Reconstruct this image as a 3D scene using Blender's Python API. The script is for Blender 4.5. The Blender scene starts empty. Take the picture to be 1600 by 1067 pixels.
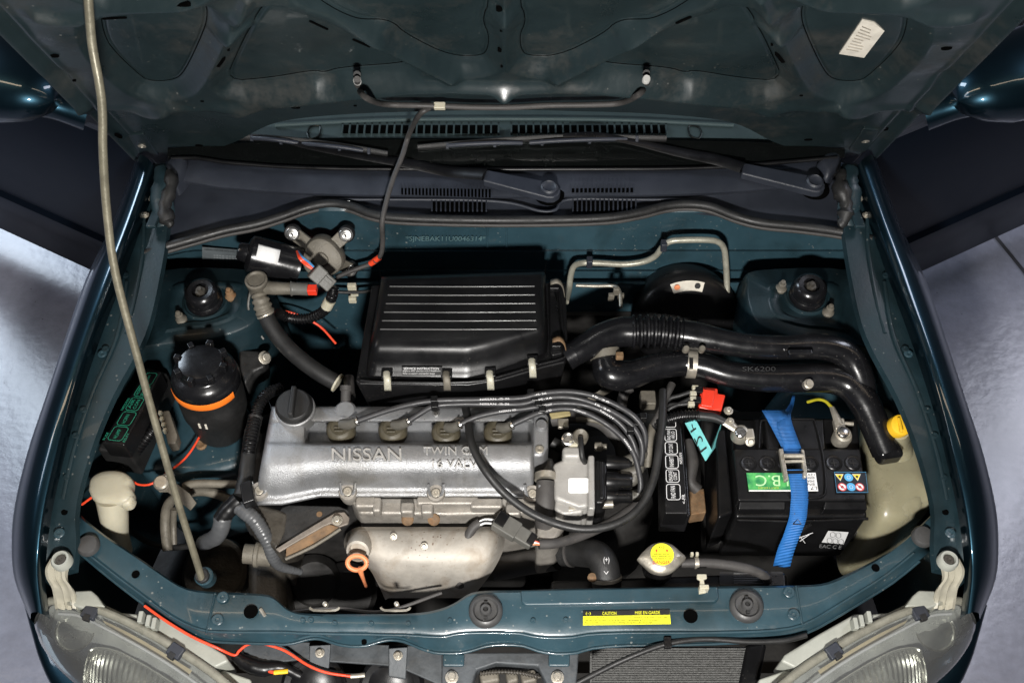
import bpy, bmesh, math, random
import numpy as np
from mathutils import Vector, Matrix

random.seed(7)
C = bpy.context.scene.collection
R = math.radians

# ------------------------------------------------------------------ camera
PITCH = R(56.0)
CAM = Vector((0.0, -0.585, 2.40))
FPX = 1600.0
cam_d = bpy.data.cameras.new('camera')
cam_d.sensor_width = 36.0
cam_d.lens = 36.0 * FPX / 1600.0
cam_d.clip_start = 0.05
cam_d.clip_end = 100.0
cam = bpy.data.objects.new('camera', cam_d)
cam.location = CAM
cam.rotation_euler = (math.pi / 2 - PITCH, 0, 0)
C.objects.link(cam)
bpy.context.scene.camera = cam

# ------------------------------------------------------------------ light: a garage at night-ish level plus the photo lamp
world = bpy.data.worlds.new('World')
bpy.context.scene.world = world
world.use_nodes = True
world.node_tree.nodes['Background'].inputs[0].default_value = (0.50, 0.58, 0.75, 1)
world.node_tree.nodes['Background'].inputs[1].default_value = 0.048

def lamp(name, loc, target, sx, sy, power, col=(1, 1, 1), shape='RECTANGLE'):
    d = bpy.data.lights.new(name, 'AREA')
    d.shape = shape
    d.size = sx
    d.size_y = sy
    d.energy = power
    d.color = col
    o = bpy.data.objects.new(name, d)
    o.location = loc
    o.rotation_euler = (Vector(target) - Vector(loc)).to_track_quat('-Z', 'Y').to_euler()
    C.objects.link(o)
    return o
lamp('photo_lamp', (0.0, -1.00, 1.98), (0.0, 0.45, 0.80), 0.13, 0.10, 60, (1.0, 0.97, 0.93))
lamp('ceiling_tube_left', (-2.9, 2.9, 2.7), (-2.2, 1.6, 0), 0.7, 2.0, 95, (0.74, 0.86, 1.0))
lamp('ceiling_tube_right', (2.7, 2.0, 2.9), (2.2, 1.4, 0), 0.5, 2.0, 44, (0.84, 0.87, 1.0))
lamp('fill_lamp_left', (-3.1, 0.3, 2.9), (-1.9, 0.7, 0), 0.4, 1.4, 18, (0.78, 0.87, 1.0))  # unseen lamp added as fill to brighten the left floor
lamp('ceiling_strip_left', (-1.75, 0.5, 2.9), (-1.2, 0.5, 0), 0.14, 2.6, 12, (1.0, 0.78, 0.55))
lamp('ceiling_strip_right', (1.75, 0.5, 2.9), (1.2, 0.5, 0), 0.10, 2.6, 6, (1.0, 0.80, 0.60))

vs = bpy.context.scene.view_settings
vs.view_transform = 'Standard'
vs.look = 'None'
vs.exposure = 0.0
vs.gamma = 1.0
vs.use_curve_mapping = False

# ------------------------------------------------------------------ from a picture point and a height (or a plane) to a place
Fv = Vector((0, math.cos(PITCH), -math.sin(PITCH)))
Uv = Vector((0, math.sin(PITCH), math.cos(PITCH)))
Rv = Vector((1, 0, 0))
def ray(px, py):
    return Fv + Rv * ((px - 800) / FPX) + Uv * ((533.5 - py) / FPX)
def U(px, py, z):
    d = ray(px, py)
    return CAM + d * ((z - CAM.z) / d.z)
def Uy(px, py, y):
    d = ray(px, py)
    return CAM + d * ((y - CAM.y) / d.y)
def Up(px, py, p0, n):
    d = ray(px, py)
    return CAM + d * ((p0 - CAM).dot(n) / d.dot(n))
X0 = -0.012
def MX(p):
    return Vector((2 * X0 - p[0], p[1], p[2]))
V = Vector

# ------------------------------------------------------------------ mesh helpers
ORG = {}
def org(o):
    return ORG.get(o.name, V((0, 0, 0))) if o is not None else V((0, 0, 0))
def tag(o, label, cat, group=None):
    o['label'] = label
    o['category'] = cat
    if group:
        o['group'] = group
    return o
def thing(name, label, cat, loc=(0, 0, 0), group=None):
    o = bpy.data.objects.new(name, None)
    o.empty_display_size = 0.05
    C.objects.link(o)
    o.location = loc
    ORG[o.name] = V(loc)
    return tag(o, label, cat, group)
def link(name, me, m, parent, loc=None):
    o = bpy.data.objects.new(name, me)
    C.objects.link(o)
    if m is not None and not me.materials:
        me.materials.append(m)
    if parent is not None:
        o.parent = parent
    ORG[o.name] = org(parent)
    return o
def mk(name, verts, faces, m, parent=None, smooth=True, sharp=40, bevel=0.0, seg=2, solid=0.0, recalc=True):
    off = org(parent)
    me = bpy.data.meshes.new(name)
    me.from_pydata([tuple(V(v) - off) for v in verts], [], faces)
    if recalc:
        bm = bmesh.new(); bm.from_mesh(me)
        bmesh.ops.recalc_face_normals(bm, faces=bm.faces)
        bm.to_mesh(me); bm.free()
    if smooth:
        me.polygons.foreach_set('use_smooth', [True] * len(me.polygons))
        if sharp and not bevel:
            me.set_sharp_from_angle(angle=R(sharp))
    o = link(name, me, m, parent)
    if solid:
        s = o.modifiers.new('solid', 'SOLIDIFY'); s.thickness = abs(solid); s.offset = -1 if solid > 0 else 1
    if bevel:
        b = o.modifiers.new('bevel', 'BEVEL'); b.width = bevel; b.segments = seg; b.limit_method = 'ANGLE'
        b.angle_limit = R(32); b.harden_normals = True
    return o
def prism(name, pts, depth, m, parent=None, bevel=0.003, seg=2, taper=1.0, smooth=True):
    """closed outline of top points, pushed by depth (a number = downwards, or a vector)"""
    pts = [V(p) for p in pts]
    dv = V((0, 0, -depth)) if not isinstance(depth, Vector) else depth
    n = len(pts)
    c = sum(pts, V((0, 0, 0))) / n
    low = [c + (p - c) * taper + dv for p in pts]
    f = [list(range(n)), list(range(2 * n - 1, n - 1, -1))]
    for i in range(n):
        j = (i + 1) % n
        f.append([i, i + n, j + n, j])
    return mk(name, pts + low, f, m, parent, smooth, bevel=bevel, seg=seg)
def box(name, c, ax, ay, az, m, parent=None, bevel=0.003, seg=2):
    """centre and three half-axis vectors"""
    c, ax, ay, az = V(c), V(ax), V(ay), V(az)
    v = [c + ax * i + ay * j + az * k for i in (-1, 1) for j in (-1, 1) for k in (-1, 1)]
    f = [(0, 1, 3, 2), (4, 6, 7, 5), (0, 4, 5, 1), (2, 3, 7, 6), (0, 2, 6, 4), (1, 5, 7, 3)]
    return mk(name, v, f, m, parent, bevel=bevel, seg=seg)
def cr(P, sub):
    P = [V(p) for p in P]
    if len(P) == 2 or sub <= 1:
        out = []
        for i in range(len(P) - 1):
            for k in range(sub):
                out.append(P[i].lerp(P[i + 1], k / sub))
        return out + [P[-1]]
    Q = [P[0] * 2 - P[1]] + P + [P[-1] * 2 - P[-2]]
    out = []
    for i in range(1, len(Q) - 2):
        a, b, c, d = Q[i - 1], Q[i], Q[i + 1], Q[i + 2]
        for k in range(sub):
            t = k / sub
            out.append(0.5 * ((2 * b) + (c - a) * t + (2 * a - 5 * b + 4 * c - d) * t * t + (3 * b - a - 3 * c + d) * t ** 3))
    return out + [P[-1]]
def frames(pts):
    T = []
    n = len(pts)
    for i in range(n):
        t = pts[min(i + 1, n - 1)] - pts[max(i - 1, 0)]
        T.append(t.normalized())
    u = V((0, 0, 1)) if abs(T[0].z) < 0.9 else V((0, 1, 0))
    Nn = []
    for i in range(n):
        u = (u - T[i] * u.dot(T[i])).normalized()
        Nn.append(u)
    return T, Nn, [T[i].cross(Nn[i]) for i in range(n)]
def tube(name, P, r, m, parent=None, n=12, sub=6, corr=0.0, pitch=0.006, flat=1.0, cap=True, rag=0.0):
    """round bar along a smooth path; r is one radius or one per control point; corr = depth of corrugation rings"""
    P = [V(p) for p in P]
    rs = [r] * len(P) if not isinstance(r, (list, tuple)) else list(r)
    pts = cr(P, sub)
    rr = [q.x for q in cr([V((a, 0, 0)) for a in rs], sub)]
    if corr:
        L = [0.0]
        for i in range(1, len(pts)):
            L.append(L[-1] + (pts[i] - pts[i - 1]).length)
        k = max(8, int(L[-1] / pitch * 4))
        S = np.linspace(0, L[-1], k)
        ax = [np.interp(S, L, [p[j] for p in pts]) for j in range(3)]
        rr = [float(x) + corr * (1 if (i % 4) in (1, 2) else -1) * 0.5 for i, x in enumerate(np.interp(S, L, rr))]
        pts = [V((ax[0][i], ax[1][i], ax[2][i])) for i in range(k)]
    T, A, B = frames(pts)
    vs_, fs = [], []
    for i, p in enumerate(pts):
        ri = rr[i] * (1 + rag * random.uniform(-1, 1))
        for j in range(n):
            a = 2 * math.pi * j / n
            vs_.append(p + A[i] * (ri * flat * math.cos(a)) + B[i] * (ri * math.sin(a)))
    for i in range(len(pts) - 1):
        for j in range(n):
            k = (j + 1) % n
            fs.append((i * n + j, i * n + k, (i + 1) * n + k, (i + 1) * n + j))
    if cap:
        fs.append(list(range(n - 1, -1, -1)))
        fs.append(list(range((len(pts) - 1) * n, len(pts) * n)))
    return mk(name, vs_, fs, m, parent, sharp=50, recalc=True)
def basis(axis, up=None):
    a = V(axis).normalized()
    u = V(up) if up is not None else (V((0, 1, 0)) if abs(a.y) < 0.9 else V((1, 0, 0)))
    u = (u - a * u.dot(a)).normalized()
    return a, u, u.cross(a)
def lathe(name, prof, o, axis, m, parent=None, n=36, a0=0.0, a1=2 * math.pi, up=None, sharp=40, wob=None):
    """profile of (radius, height) pairs turned about axis"""
    a, u, w = basis(axis, up)
    o = V(o)
    full = abs(a1 - a0 - 2 * math.pi) < 1e-6
    k = n if full else n + 1
    vs_, fs = [], []
    for (r, h) in prof:
        for j in range(k):
            t = a0 + (a1 - a0) * j / n
            q = r if wob is None else r * wob(t, h)
            vs_.append(o + a * h + u * (q * math.cos(t)) + w * (q * math.sin(t)))
    for i in range(len(prof) - 1):
        for j in range(n):
            j2 = (j + 1) % k
            fs.append((i * k + j, i * k + j2, (i + 1) * k + j2, (i + 1) * k + j))
    if full:
        if prof[0][0] > 1e-5: fs.append(list(range(k - 1, -1, -1)))
        if prof[-1][0] > 1e-5: fs.append(list(range((len(prof) - 1) * k, len(prof) * k)))
    return mk(name, vs_, fs, m, parent, sharp=sharp)
def sheet(name, rows, m, parent=None, su=1, sv=1, solid=0.0, sharp=50, closed=False):
    """surface through rows of points (every row the same count), smoothed between them"""
    rows = [cr(r, su) if su > 1 else [V(p) for p in r] for r in rows]
    nc = len(rows[0])
    if sv > 1:
        cols = [cr([rows[i][j] for i in range(len(rows))], sv) for j in range(nc)]
        rows = [[cols[j][i] for j in range(nc)] for i in range(len(cols[0]))]
    vs_ = [p for r in rows for p in r]
    fs = []
    for i in range(len(rows) - 1):
        for j in range(nc - 1 + (1 if closed else 0)):
            k = (j + 1) % nc
            fs.append((i * nc + j, i * nc + k, (i + 1) * nc + k, (i + 1) * nc + j))
    return mk(name, vs_, fs, m, parent, sharp=sharp, solid=solid)
def pillow(name, pts, prof, m, parent=None, sub=4, axis=V((0, 0, 1)), centre=None):
    """closed outline shrunk towards its centre ring by ring; prof = (scale, lift) pairs"""
    pts = [V(p) for p in pts]
    P = cr(pts + [pts[0]], sub)[:-1] if sub > 1 else pts
    c = sum(P, V((0, 0, 0))) / len(P) if centre is None else V(centre)
    n = len(P)
    vs_, fs = [], []
    for (s, h) in prof:
        for p in P:
            vs_.append(c + (p - c) * s + axis * h)
    for i in range(len(prof) - 1):
        for j in range(n):
            k = (j + 1) % n
            fs.append((i * n + j, i * n + k, (i + 1) * n + k, (i + 1) * n + j))
    fs.append(list(range((len(prof) - 1) * n, len(prof) * n)))
    fs.append(list(range(n - 1, -1, -1)))
    return mk(name, vs_, fs, m, parent, sharp=55)
def quad(name, pts, m, parent=None, lift=0.0012):
    pts = [V(p) for p in pts]
    n = (pts[1] - pts[0]).cross(pts[-1] - pts[0]).normalized()
    if n.dot(CAM - pts[0]) < 0: n = -n
    return prism(name, [p + n * lift for p in pts], -n * (lift + 0.0004), m, parent, bevel=0)
_tx = {}
def glyphs(s, ext):
    if (s, ext) in _tx: return _tx[(s, ext)]
    cu = bpy.data.curves.new('t', 'FONT')
    cu.body = s
    cu.extrude = 0.0
    cu.resolution_u = 3
    o = bpy.data.objects.new('t', cu)
    C.objects.link(o)
    dg = bpy.context.evaluated_depsgraph_get()
    me = bpy.data.meshes.new_from_object(o.evaluated_get(dg))
    bpy.data.objects.remove(o)
    vs_ = [v.co.copy() for v in me.vertices]
    fs = [tuple(p.vertices) for p in me.polygons]
    bpy.data.meshes.remove(me)
    _tx[(s, ext)] = (vs_, fs)
    return vs_, fs
def text(name, s, p00, p10, p01, m, parent, lift=0.0016, raised=0.0, solid_bold=0.0):
    """lettering fitted to the box p00 (lower left), p10 (lower right), p01 (upper left) in reading direction"""
    vs_, fs = glyphs(s, 0)
    p00, p10, p01 = V(p00), V(p10), V(p01)
    x0 = min(v.x for v in vs_); x1 = max(v.x for v in vs_)
    y0 = min(v.y for v in vs_); y1 = max(v.y for v in vs_)
    nrm = (p10 - p00).cross(p01 - p00).normalized()
    if nrm.dot(CAM - p00) < 0: nrm = -nrm
    out = [p00 + (p10 - p00) * ((v.x - x0) / (x1 - x0)) + (p01 - p00) * ((v.y - y0) / (y1 - y0)) + nrm * (lift + raised) for v in vs_]
    if raised:
        bm = bmesh.new()
        bv = [bm.verts.new(p) for p in out]
        for f in fs:
            try: bm.faces.new([bv[i] for i in f])
            except ValueError: pass
        bmesh.ops.remove_doubles(bm, verts=bm.verts, dist=1e-6)
        bmesh.ops.recalc_face_normals(bm, faces=bm.faces)
        e = bmesh.ops.extrude_face_region(bm, geom=bm.faces[:])
        for g in e['geom']:
            if isinstance(g, bmesh.types.BMVert): g.co -= nrm * (raised + lift)
        bm.verts.index_update()
        V2 = [v.co.copy() for v in bm.verts]; F2 = [[v.index for v in f.verts] for f in bm.faces]
        bm.free()
        return mk(name, V2, F2, m, parent, smooth=False)
    return mk(name, out, fs, m, parent, smooth=False, recalc=False)
def rrect(p00, p10, p01, rad=0.25, k=4):
    """points of a rounded box spanned by two sides"""
    p00, p10, p01 = V(p00), V(p10), V(p01)
    ex, ey = p10 - p00, p01 - p00
    rx = rad * min(ex.length, ey.length) / ex.length
    ry = rad * min(ex.length, ey.length) / ey.length
    out = []
    for (cx, cy, a) in ((1 - rx, 1 - ry, 0), (rx, 1 - ry, 90), (rx, ry, 180), (1 - rx, ry, 270)):
        for i in range(k + 1):
            t = R(a + 90 * i / k)
            out.append(p00 + ex * (cx + rx * math.cos(t)) + ey * (cy + ry * math.sin(t)))
    return out
def outline(name, pts, w, m, parent, lift=0.0016):
    """flat printed line round a closed outline"""
    pts = [V(p) for p in pts]
    c = sum(pts, V((0, 0, 0))) / len(pts)
    n = (pts[1] - c).cross(pts[0] - c).normalized()
    if n.dot(CAM - c) < 0: n = -n
    N = len(pts)
    inner = []
    for i in range(N):
        t = (pts[(i + 1) % N] - pts[i - 1]).normalized()
        s = n.cross(t)
        if s.dot(c - pts[i]) < 0: s = -s
        inner.append(pts[i] + s * w)
    vs_ = [p + n * lift for p in pts] + [p + n * lift for p in inner]
    return mk(name, vs_, [(i, (i + 1) % N, N + (i + 1) % N, N + i) for i in range(N)], m, parent, smooth=False, recalc=False)
def mesh_of(o):
    me = o.data
    return me
def inst(name, me, loc, parent=None, axis=None, spin=0.0, scale=1.0):
    o = bpy.data.objects.new(name, me)
    C.objects.link(o)
    if parent is not None: o.parent = parent
    o.location = V(loc) - org(parent)
    if axis is not None:
        o.rotation_mode = 'QUATERNION'
        o.rotation_quaternion = V((0, 0, 1)).rotation_difference(V(axis).normalized()) @ Matrix.Rotation(spin, 3, 'Z').to_quaternion()
    elif spin:
        o.rotation_euler = (0, 0, spin)
    o.scale = (scale,) * 3 if not isinstance(scale, tuple) else scale
    ORG[o.name] = V(loc)
    return o
def raw(name, builder, m):
    """a mesh built at the origin for sharing between alike pieces"""
    o = builder(name)
    me = o.data
    if not me.materials: me.materials.append(m)
    bpy.data.objects.remove(o)
    return me

# ------------------------------------------------------------------ materials
def s2l(c):
    return tuple(((x / 255) / 12.92 if x / 255 <= 0.04045 else ((x / 255 + 0.055) / 1.055) ** 2.4) for x in c)
def M(name, col, rough=0.5, metal=0.0, var=0.25, vs=18.0, rvar=0.12, bump=0.0, bs=120.0, coat=0.0, spec=0.5, dirt=None, damt=0.0, ds=30.0, sheen=0.0, sss=0.0, specks=None, sps=70.0, sth=0.16, stain=None, sts=11.0):
    m = bpy.data.materials.new(name)
    m.use_nodes = True
    nt = m.node_tree
    b = nt.nodes['Principled BSDF']
    L = nt.links.new
    tc = nt.nodes.new('ShaderNodeTexCoord')
    nz = nt.nodes.new('ShaderNodeTexNoise'); nz.inputs['Scale'].default_value = vs; nz.inputs['Detail'].default_value = 6; nz.inputs['Roughness'].default_value = 0.65
    L(tc.outputs['Object'], nz.inputs['Vector'])
    rp = nt.nodes.new('ShaderNodeMapRange'); rp.inputs[1].default_value = 0.3; rp.inputs[2].default_value = 0.7
    rp.inputs[3].default_value = 1 - var; rp.inputs[4].default_value = 1 + var
    L(nz.outputs['Fac'], rp.inputs[0])
    mu = nt.nodes.new('ShaderNodeMix'); mu.data_type = 'RGBA'; mu.blend_type = 'MULTIPLY'; mu.inputs[0].default_value = 1
    mu.inputs[6].default_value = (*col, 1)
    L(rp.outputs[0], mu.inputs[7])
    out = mu.outputs[2]
    rough_out = None
    rr = nt.nodes.new('ShaderNodeMapRange'); rr.inputs[1].default_value = 0.3; rr.inputs[2].default_value = 0.7
    rr.inputs[3].default_value = max(0.02, rough - rvar); rr.inputs[4].default_value = min(1, rough + rvar)
    L(nz.outputs['Fac'], rr.inputs[0])
    rough_out = rr.outputs[0]
    if dirt is not None:
        n2 = nt.nodes.new('ShaderNodeTexNoise'); n2.inputs['Scale'].default_value = ds; n2.inputs['Detail'].default_value = 9; n2.inputs['Roughness'].default_value = 0.75
        mp = nt.nodes.new('ShaderNodeMapping'); mp.inputs['Location'].default_value = (3.1, 7.7, 1.3)
        L(tc.outputs['Object'], mp.inputs[0]); L(mp.outputs[0], n2.inputs['Vector'])
        r2 = nt.nodes.new('ShaderNodeMapRange'); r2.inputs[1].default_value = 0.62 - 0.3 * damt; r2.inputs[2].default_value = 0.80 - 0.2 * damt
        L(n2.outputs['Fac'], r2.inputs[0])
        dm = nt.nodes.new('ShaderNodeMath'); dm.operation = 'MULTIPLY'; dm.inputs[1].default_value = min(1.0, 0.35 + damt)
        L(r2.outputs[0], dm.inputs[0])
        mx = nt.nodes.new('ShaderNodeMix'); mx.data_type = 'RGBA'
        L(dm.outputs[0], mx.inputs[0]); L(out, mx.inputs[6]); mx.inputs[7].default_value = (*dirt, 1)
        out = mx.outputs[2]
        ra = nt.nodes.new('ShaderNodeMix'); ra.data_type = 'FLOAT'
        L(dm.outputs[0], ra.inputs[0]); L(rough_out, ra.inputs[2]); ra.inputs[3].default_value = 0.85
        rough_out = ra.outputs[0]
        if metal > 0.3:
            me_ = nt.nodes.new('ShaderNodeMix'); me_.data_type = 'FLOAT'
            L(dm.outputs[0], me_.inputs[0]); me_.inputs[2].default_value = metal; me_.inputs[3].default_value = 0.1
            L(me_.outputs[0], b.inputs['Metallic'])
    if stain is not None:      # soft patches of grime
        n4 = nt.nodes.new('ShaderNodeTexNoise'); n4.inputs['Scale'].default_value = sts; n4.inputs['Detail'].default_value = 7; n4.inputs['Roughness'].default_value = 0.6; n4.inputs['Distortion'].default_value = 0.6
        m4 = nt.nodes.new('ShaderNodeMapping'); m4.inputs['Location'].default_value = (11.3, 2.9, 6.1); m4.inputs['Scale'].default_value = (1.0, 0.55, 1.0)
        L(tc.outputs['Object'], m4.inputs[0]); L(m4.outputs[0], n4.inputs['Vector'])
        r4 = nt.nodes.new('ShaderNodeMapRange'); r4.inputs[1].default_value = 0.50; r4.inputs[2].default_value = 0.68; r4.inputs[4].default_value = 0.75
        L(n4.outputs['Fac'], r4.inputs[0])
        x4 = nt.nodes.new('ShaderNodeMix'); x4.data_type = 'RGBA'; x4.blend_type = 'MULTIPLY'
        L(r4.outputs[0], x4.inputs[0]); L(out, x4.inputs[6]); x4.inputs[7].default_value = (*stain, 1)
        out = x4.outputs[2]
    if specks is not None:     # small chips and grains of dust, in clusters
        vo = nt.nodes.new('ShaderNodeTexVoronoi'); vo.inputs['Scale'].default_value = sps
        L(tc.outputs['Object'], vo.inputs['Vector'])
        n5 = nt.nodes.new('ShaderNodeTexNoise'); n5.inputs['Scale'].default_value = 8; n5.inputs['Detail'].default_value = 3
        L(tc.outputs['Object'], n5.inputs['Vector'])
        r5 = nt.nodes.new('ShaderNodeMapRange'); r5.inputs[1].default_value = 0.42; r5.inputs[2].default_value = 0.66; r5.inputs[3].default_value = 0.02; r5.inputs[4].default_value = sth
        L(n5.outputs['Fac'], r5.inputs[0])
        lt_ = nt.nodes.new('ShaderNodeMath'); lt_.operation = 'LESS_THAN'
        L(vo.outputs['Distance'], lt_.inputs[0]); L(r5.outputs[0], lt_.inputs[1])
        k5 = nt.nodes.new('ShaderNodeMath'); k5.operation = 'MULTIPLY'; k5.inputs[1].default_value = 0.7
        L(lt_.outputs[0], k5.inputs[0])
        x5 = nt.nodes.new('ShaderNodeMix'); x5.data_type = 'RGBA'
        L(k5.outputs[0], x5.inputs[0]); L(out, x5.inputs[6]); x5.inputs[7].default_value = (*specks, 1)
        out = x5.outputs[2]
    L(out, b.inputs['Base Color'])
    L(rough_out, b.inputs['Roughness'])
    if not (dirt is not None and metal > 0.3):
        b.inputs['Metallic'].default_value = metal
    b.inputs['Specular IOR Level'].default_value = spec
    b.inputs['Coat Weight'].default_value = coat
    b.inputs['Coat Roughness'].default_value = 0.05
    if sss:
        b.inputs['Subsurface Weight'].default_value = sss
        b.inputs['Subsurface Scale'].default_value = 0.02
        b.inputs['Subsurface Radius'].default_value = (1.0, 0.8, 0.5)
    if bump:
        n3 = nt.nodes.new('ShaderNodeTexNoise'); n3.inputs['Scale'].default_value = bs; n3.inputs['Detail'].default_value = 4
        L(tc.outputs['Object'], n3.inputs['Vector'])
        bp = nt.nodes.new('ShaderNodeBump'); bp.inputs['Strength'].default_value = bump; bp.inputs['Distance'].default_value = 0.002
        L(n3.outputs['Fac'], bp.inputs['Height']); L(bp.outputs[0], b.inputs['Normal'])
    return m
def glassy(name, tint, gloss, rough, bump=0.0, scale=(0, 0, 0), mixin=0.0, haze=(0.5, 0.5, 0.45)):
    m = bpy.data.materials.new(name)
    m.use_nodes = True
    nt = m.node_tree
    L = nt.links.new
    nt.nodes.remove(nt.nodes['Principled BSDF'])
    out = nt.nodes['Material Output']
    tr = nt.nodes.new('ShaderNodeBsdfTransparent'); tr.inputs[0].default_value = (*tint, 1)
    gl = nt.nodes.new('ShaderNodeBsdfGlossy'); gl.inputs['Roughness'].default_value = rough
    fr = nt.nodes.new('ShaderNodeFresnel'); fr.inputs[0].default_value = 1.5
    mm = nt.nodes.new('ShaderNodeMath'); mm.operation = 'MULTIPLY'; mm.inputs[1].default_value = gloss
    L(fr.outputs[0], mm.inputs[0])
    mx = nt.nodes.new('ShaderNodeMixShader')
    L(mm.outputs[0], mx.inputs[0]); L(tr.outputs[0], mx.inputs[1]); L(gl.outputs[0], mx.inputs[2])
    last = mx
    if mixin:
        df = nt.nodes.new('ShaderNodeBsdfDiffuse'); df.inputs[0].default_value = (*haze, 1)
        m2 = nt.nodes.new('ShaderNodeMixShader'); m2.inputs[0].default_value = mixin
        L(mx.outputs[0], m2.inputs[1]); L(df.outputs[0], m2.inputs[2]); last = m2
    L(last.outputs[0], out.inputs[0])
    if bump:
        tc = nt.nodes.new('ShaderNodeTexCoord')
        wv = nt.nodes.new('ShaderNodeTexWave'); wv.inputs['Scale'].default_value = scale[0]; wv.inputs['Distortion'].default_value = 0.0
        wv.bands_direction = 'X'
        L(tc.outputs['Object'], wv.inputs[0])
        bp = nt.nodes.new('ShaderNodeBump'); bp.inputs['Strength'].default_value = bump; bp.inputs['Distance'].default_value = 0.003
        L(wv.outputs['Fac'], bp.inputs['Height']); L(bp.outputs[0], gl.inputs['Normal']); L(bp.outputs[0], fr.inputs['Normal'])
    return m

DUST = (0.16, 0.14, 0.11)
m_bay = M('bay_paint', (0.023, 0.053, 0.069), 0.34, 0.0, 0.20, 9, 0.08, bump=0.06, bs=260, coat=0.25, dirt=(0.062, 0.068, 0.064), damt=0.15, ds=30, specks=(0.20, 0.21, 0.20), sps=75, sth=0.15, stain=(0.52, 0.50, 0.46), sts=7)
m_bay_shaded = M('bay_paint_shaded_dusty', (0.009, 0.022, 0.028), 0.46, 0.0, 0.35, 8, 0.1, bump=0.12, bs=200, coat=0.05, spec=0.32, dirt=(0.045, 0.05, 0.05), damt=0.10, ds=16, specks=(0.12, 0.125, 0.12), sps=70, sth=0.16, stain=(0.5, 0.46, 0.40), sts=8)  # dusty bay_paint copy, darkened for the lamp's grazing light on the inner wings
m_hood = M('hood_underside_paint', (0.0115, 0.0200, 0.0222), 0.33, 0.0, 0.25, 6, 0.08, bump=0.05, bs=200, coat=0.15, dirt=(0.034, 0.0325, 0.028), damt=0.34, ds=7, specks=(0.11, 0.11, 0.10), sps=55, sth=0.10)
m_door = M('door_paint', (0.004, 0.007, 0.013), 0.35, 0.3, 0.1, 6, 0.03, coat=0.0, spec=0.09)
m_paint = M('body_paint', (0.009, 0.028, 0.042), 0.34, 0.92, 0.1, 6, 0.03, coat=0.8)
m_cowl = M('cowl_plastic', (0.024, 0.028, 0.038), 0.46, 0, 0.18, 12, 0.08, bump=0.25, bs=900, dirt=(0.05, 0.052, 0.06), damt=0.08, ds=12)
m_rub = M('rubber', (0.013, 0.013, 0.013), 0.52, 0, 0.3, 30, 0.12, bump=0.15, bs=300, dirt=DUST, damt=0.03, ds=60)
m_rubd = M('rubber_dusty', (0.045, 0.042, 0.040), 0.62, 0, 0.3, 25, 0.1, bump=0.2, bs=300, dirt=(0.13, 0.115, 0.10), damt=0.16, ds=40)
m_blk = M('black_plastic', (0.0055, 0.0055, 0.006), 0.34, 0, 0.3, 14, 0.10, bump=0.06, bs=700, spec=0.36, dirt=(0.045, 0.041, 0.037), damt=0.05, ds=40, specks=(0.055, 0.05, 0.045), sps=120, sth=0.15)
m_blkg = M('black_plastic_gloss', (0.007, 0.007, 0.008), 0.24, 0, 0.3, 25, 0.08, bump=0.05, bs=200, dirt=(0.04, 0.038, 0.035), damt=0.05, ds=45, specks=(0.07, 0.065, 0.06), sps=110, sth=0.14)
m_blkm = M('black_plastic_matt', (0.011, 0.011, 0.011), 0.52, 0, 0.25, 30, 0.1, bump=0.35, bs=900, dirt=DUST, damt=0.0, ds=40)
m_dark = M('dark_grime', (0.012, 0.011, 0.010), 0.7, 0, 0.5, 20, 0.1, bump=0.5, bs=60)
m_hole = M('shadowed_void', (0.002, 0.002, 0.002), 1.0, 0, 0.1, spec=0.0)
m_alu = M('cast_aluminium', (0.295, 0.300, 0.308), 0.42, 0.60, 0.24, 9, 0.10, bump=0.5, bs=520, dirt=(0.095, 0.080, 0.060), damt=0.13, ds=130, specks=(0.08, 0.07, 0.055), sps=150, sth=0.16, stain=(0.55, 0.52, 0.46), sts=10)
m_casts = M('bright_silver_casting', (0.36, 0.35, 0.33), 0.5, 0.25, 0.15, 20, 0.1, bump=0.35, bs=400, dirt=(0.16, 0.14, 0.10), damt=0.08, ds=70)
m_letter = M('lightened_cast_letter', (0.55, 0.545, 0.53), 0.36, 0.6, 0.08, 60, 0.05, bump=0.2, bs=520)  # letter faces lightened in place of bright lit edges
m_alud = M('cast_aluminium_dirty', (0.30, 0.28, 0.25), 0.52, 0.45, 0.25, 30, 0.1, bump=0.4, bs=200, dirt=(0.20, 0.16, 0.11), damt=0.22, ds=60)
m_shield = M('heat_shield_steel', (0.36, 0.335, 0.295), 0.58, 0.35, 0.3, 12, 0.1, bump=0.25, bs=90, dirt=(0.12, 0.060, 0.028), damt=0.20, ds=34, specks=(0.10, 0.05, 0.025), sps=120, sth=0.22, stain=(0.55, 0.46, 0.36), sts=14)
m_steel = M('bright_steel', (0.55, 0.54, 0.52), 0.3, 1.0, 0.15, 40, 0.1)
m_zinc = M('dull_zinc', (0.42, 0.39, 0.33), 0.45, 0.7, 0.25, 40, 0.1, bump=0.2, bs=200, dirt=(0.16, 0.12, 0.07), damt=0.12, ds=80)
m_castg = M('dusty_grey_casting', (0.135, 0.122, 0.098), 0.58, 0.2, 0.3, 30, 0.1, bump=0.35, bs=260, dirt=(0.19, 0.165, 0.12), damt=0.15, ds=60)
m_castd = M('oily_dark_casting', (0.055, 0.049, 0.040), 0.5, 0.2, 0.45, 25, 0.15, bump=0.4, bs=200, dirt=(0.12, 0.10, 0.075), damt=0.12, ds=40)  # oily metal, its colour also darkened for the shade deep in the bay
m_rust = M('rusty_steel', (0.17, 0.105, 0.055), 0.75, 0.15, 0.45, 40, 0.1, bump=0.5, bs=160, dirt=(0.28, 0.11, 0.03), damt=0.3, ds=50)
m_plate = M('grimy_black_plate', (0.022, 0.022, 0.022), 0.5, 0.1, 0.4, 50, 0.1, bump=0.3, bs=200, dirt=(0.17, 0.10, 0.05), damt=0.06, ds=60)
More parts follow.
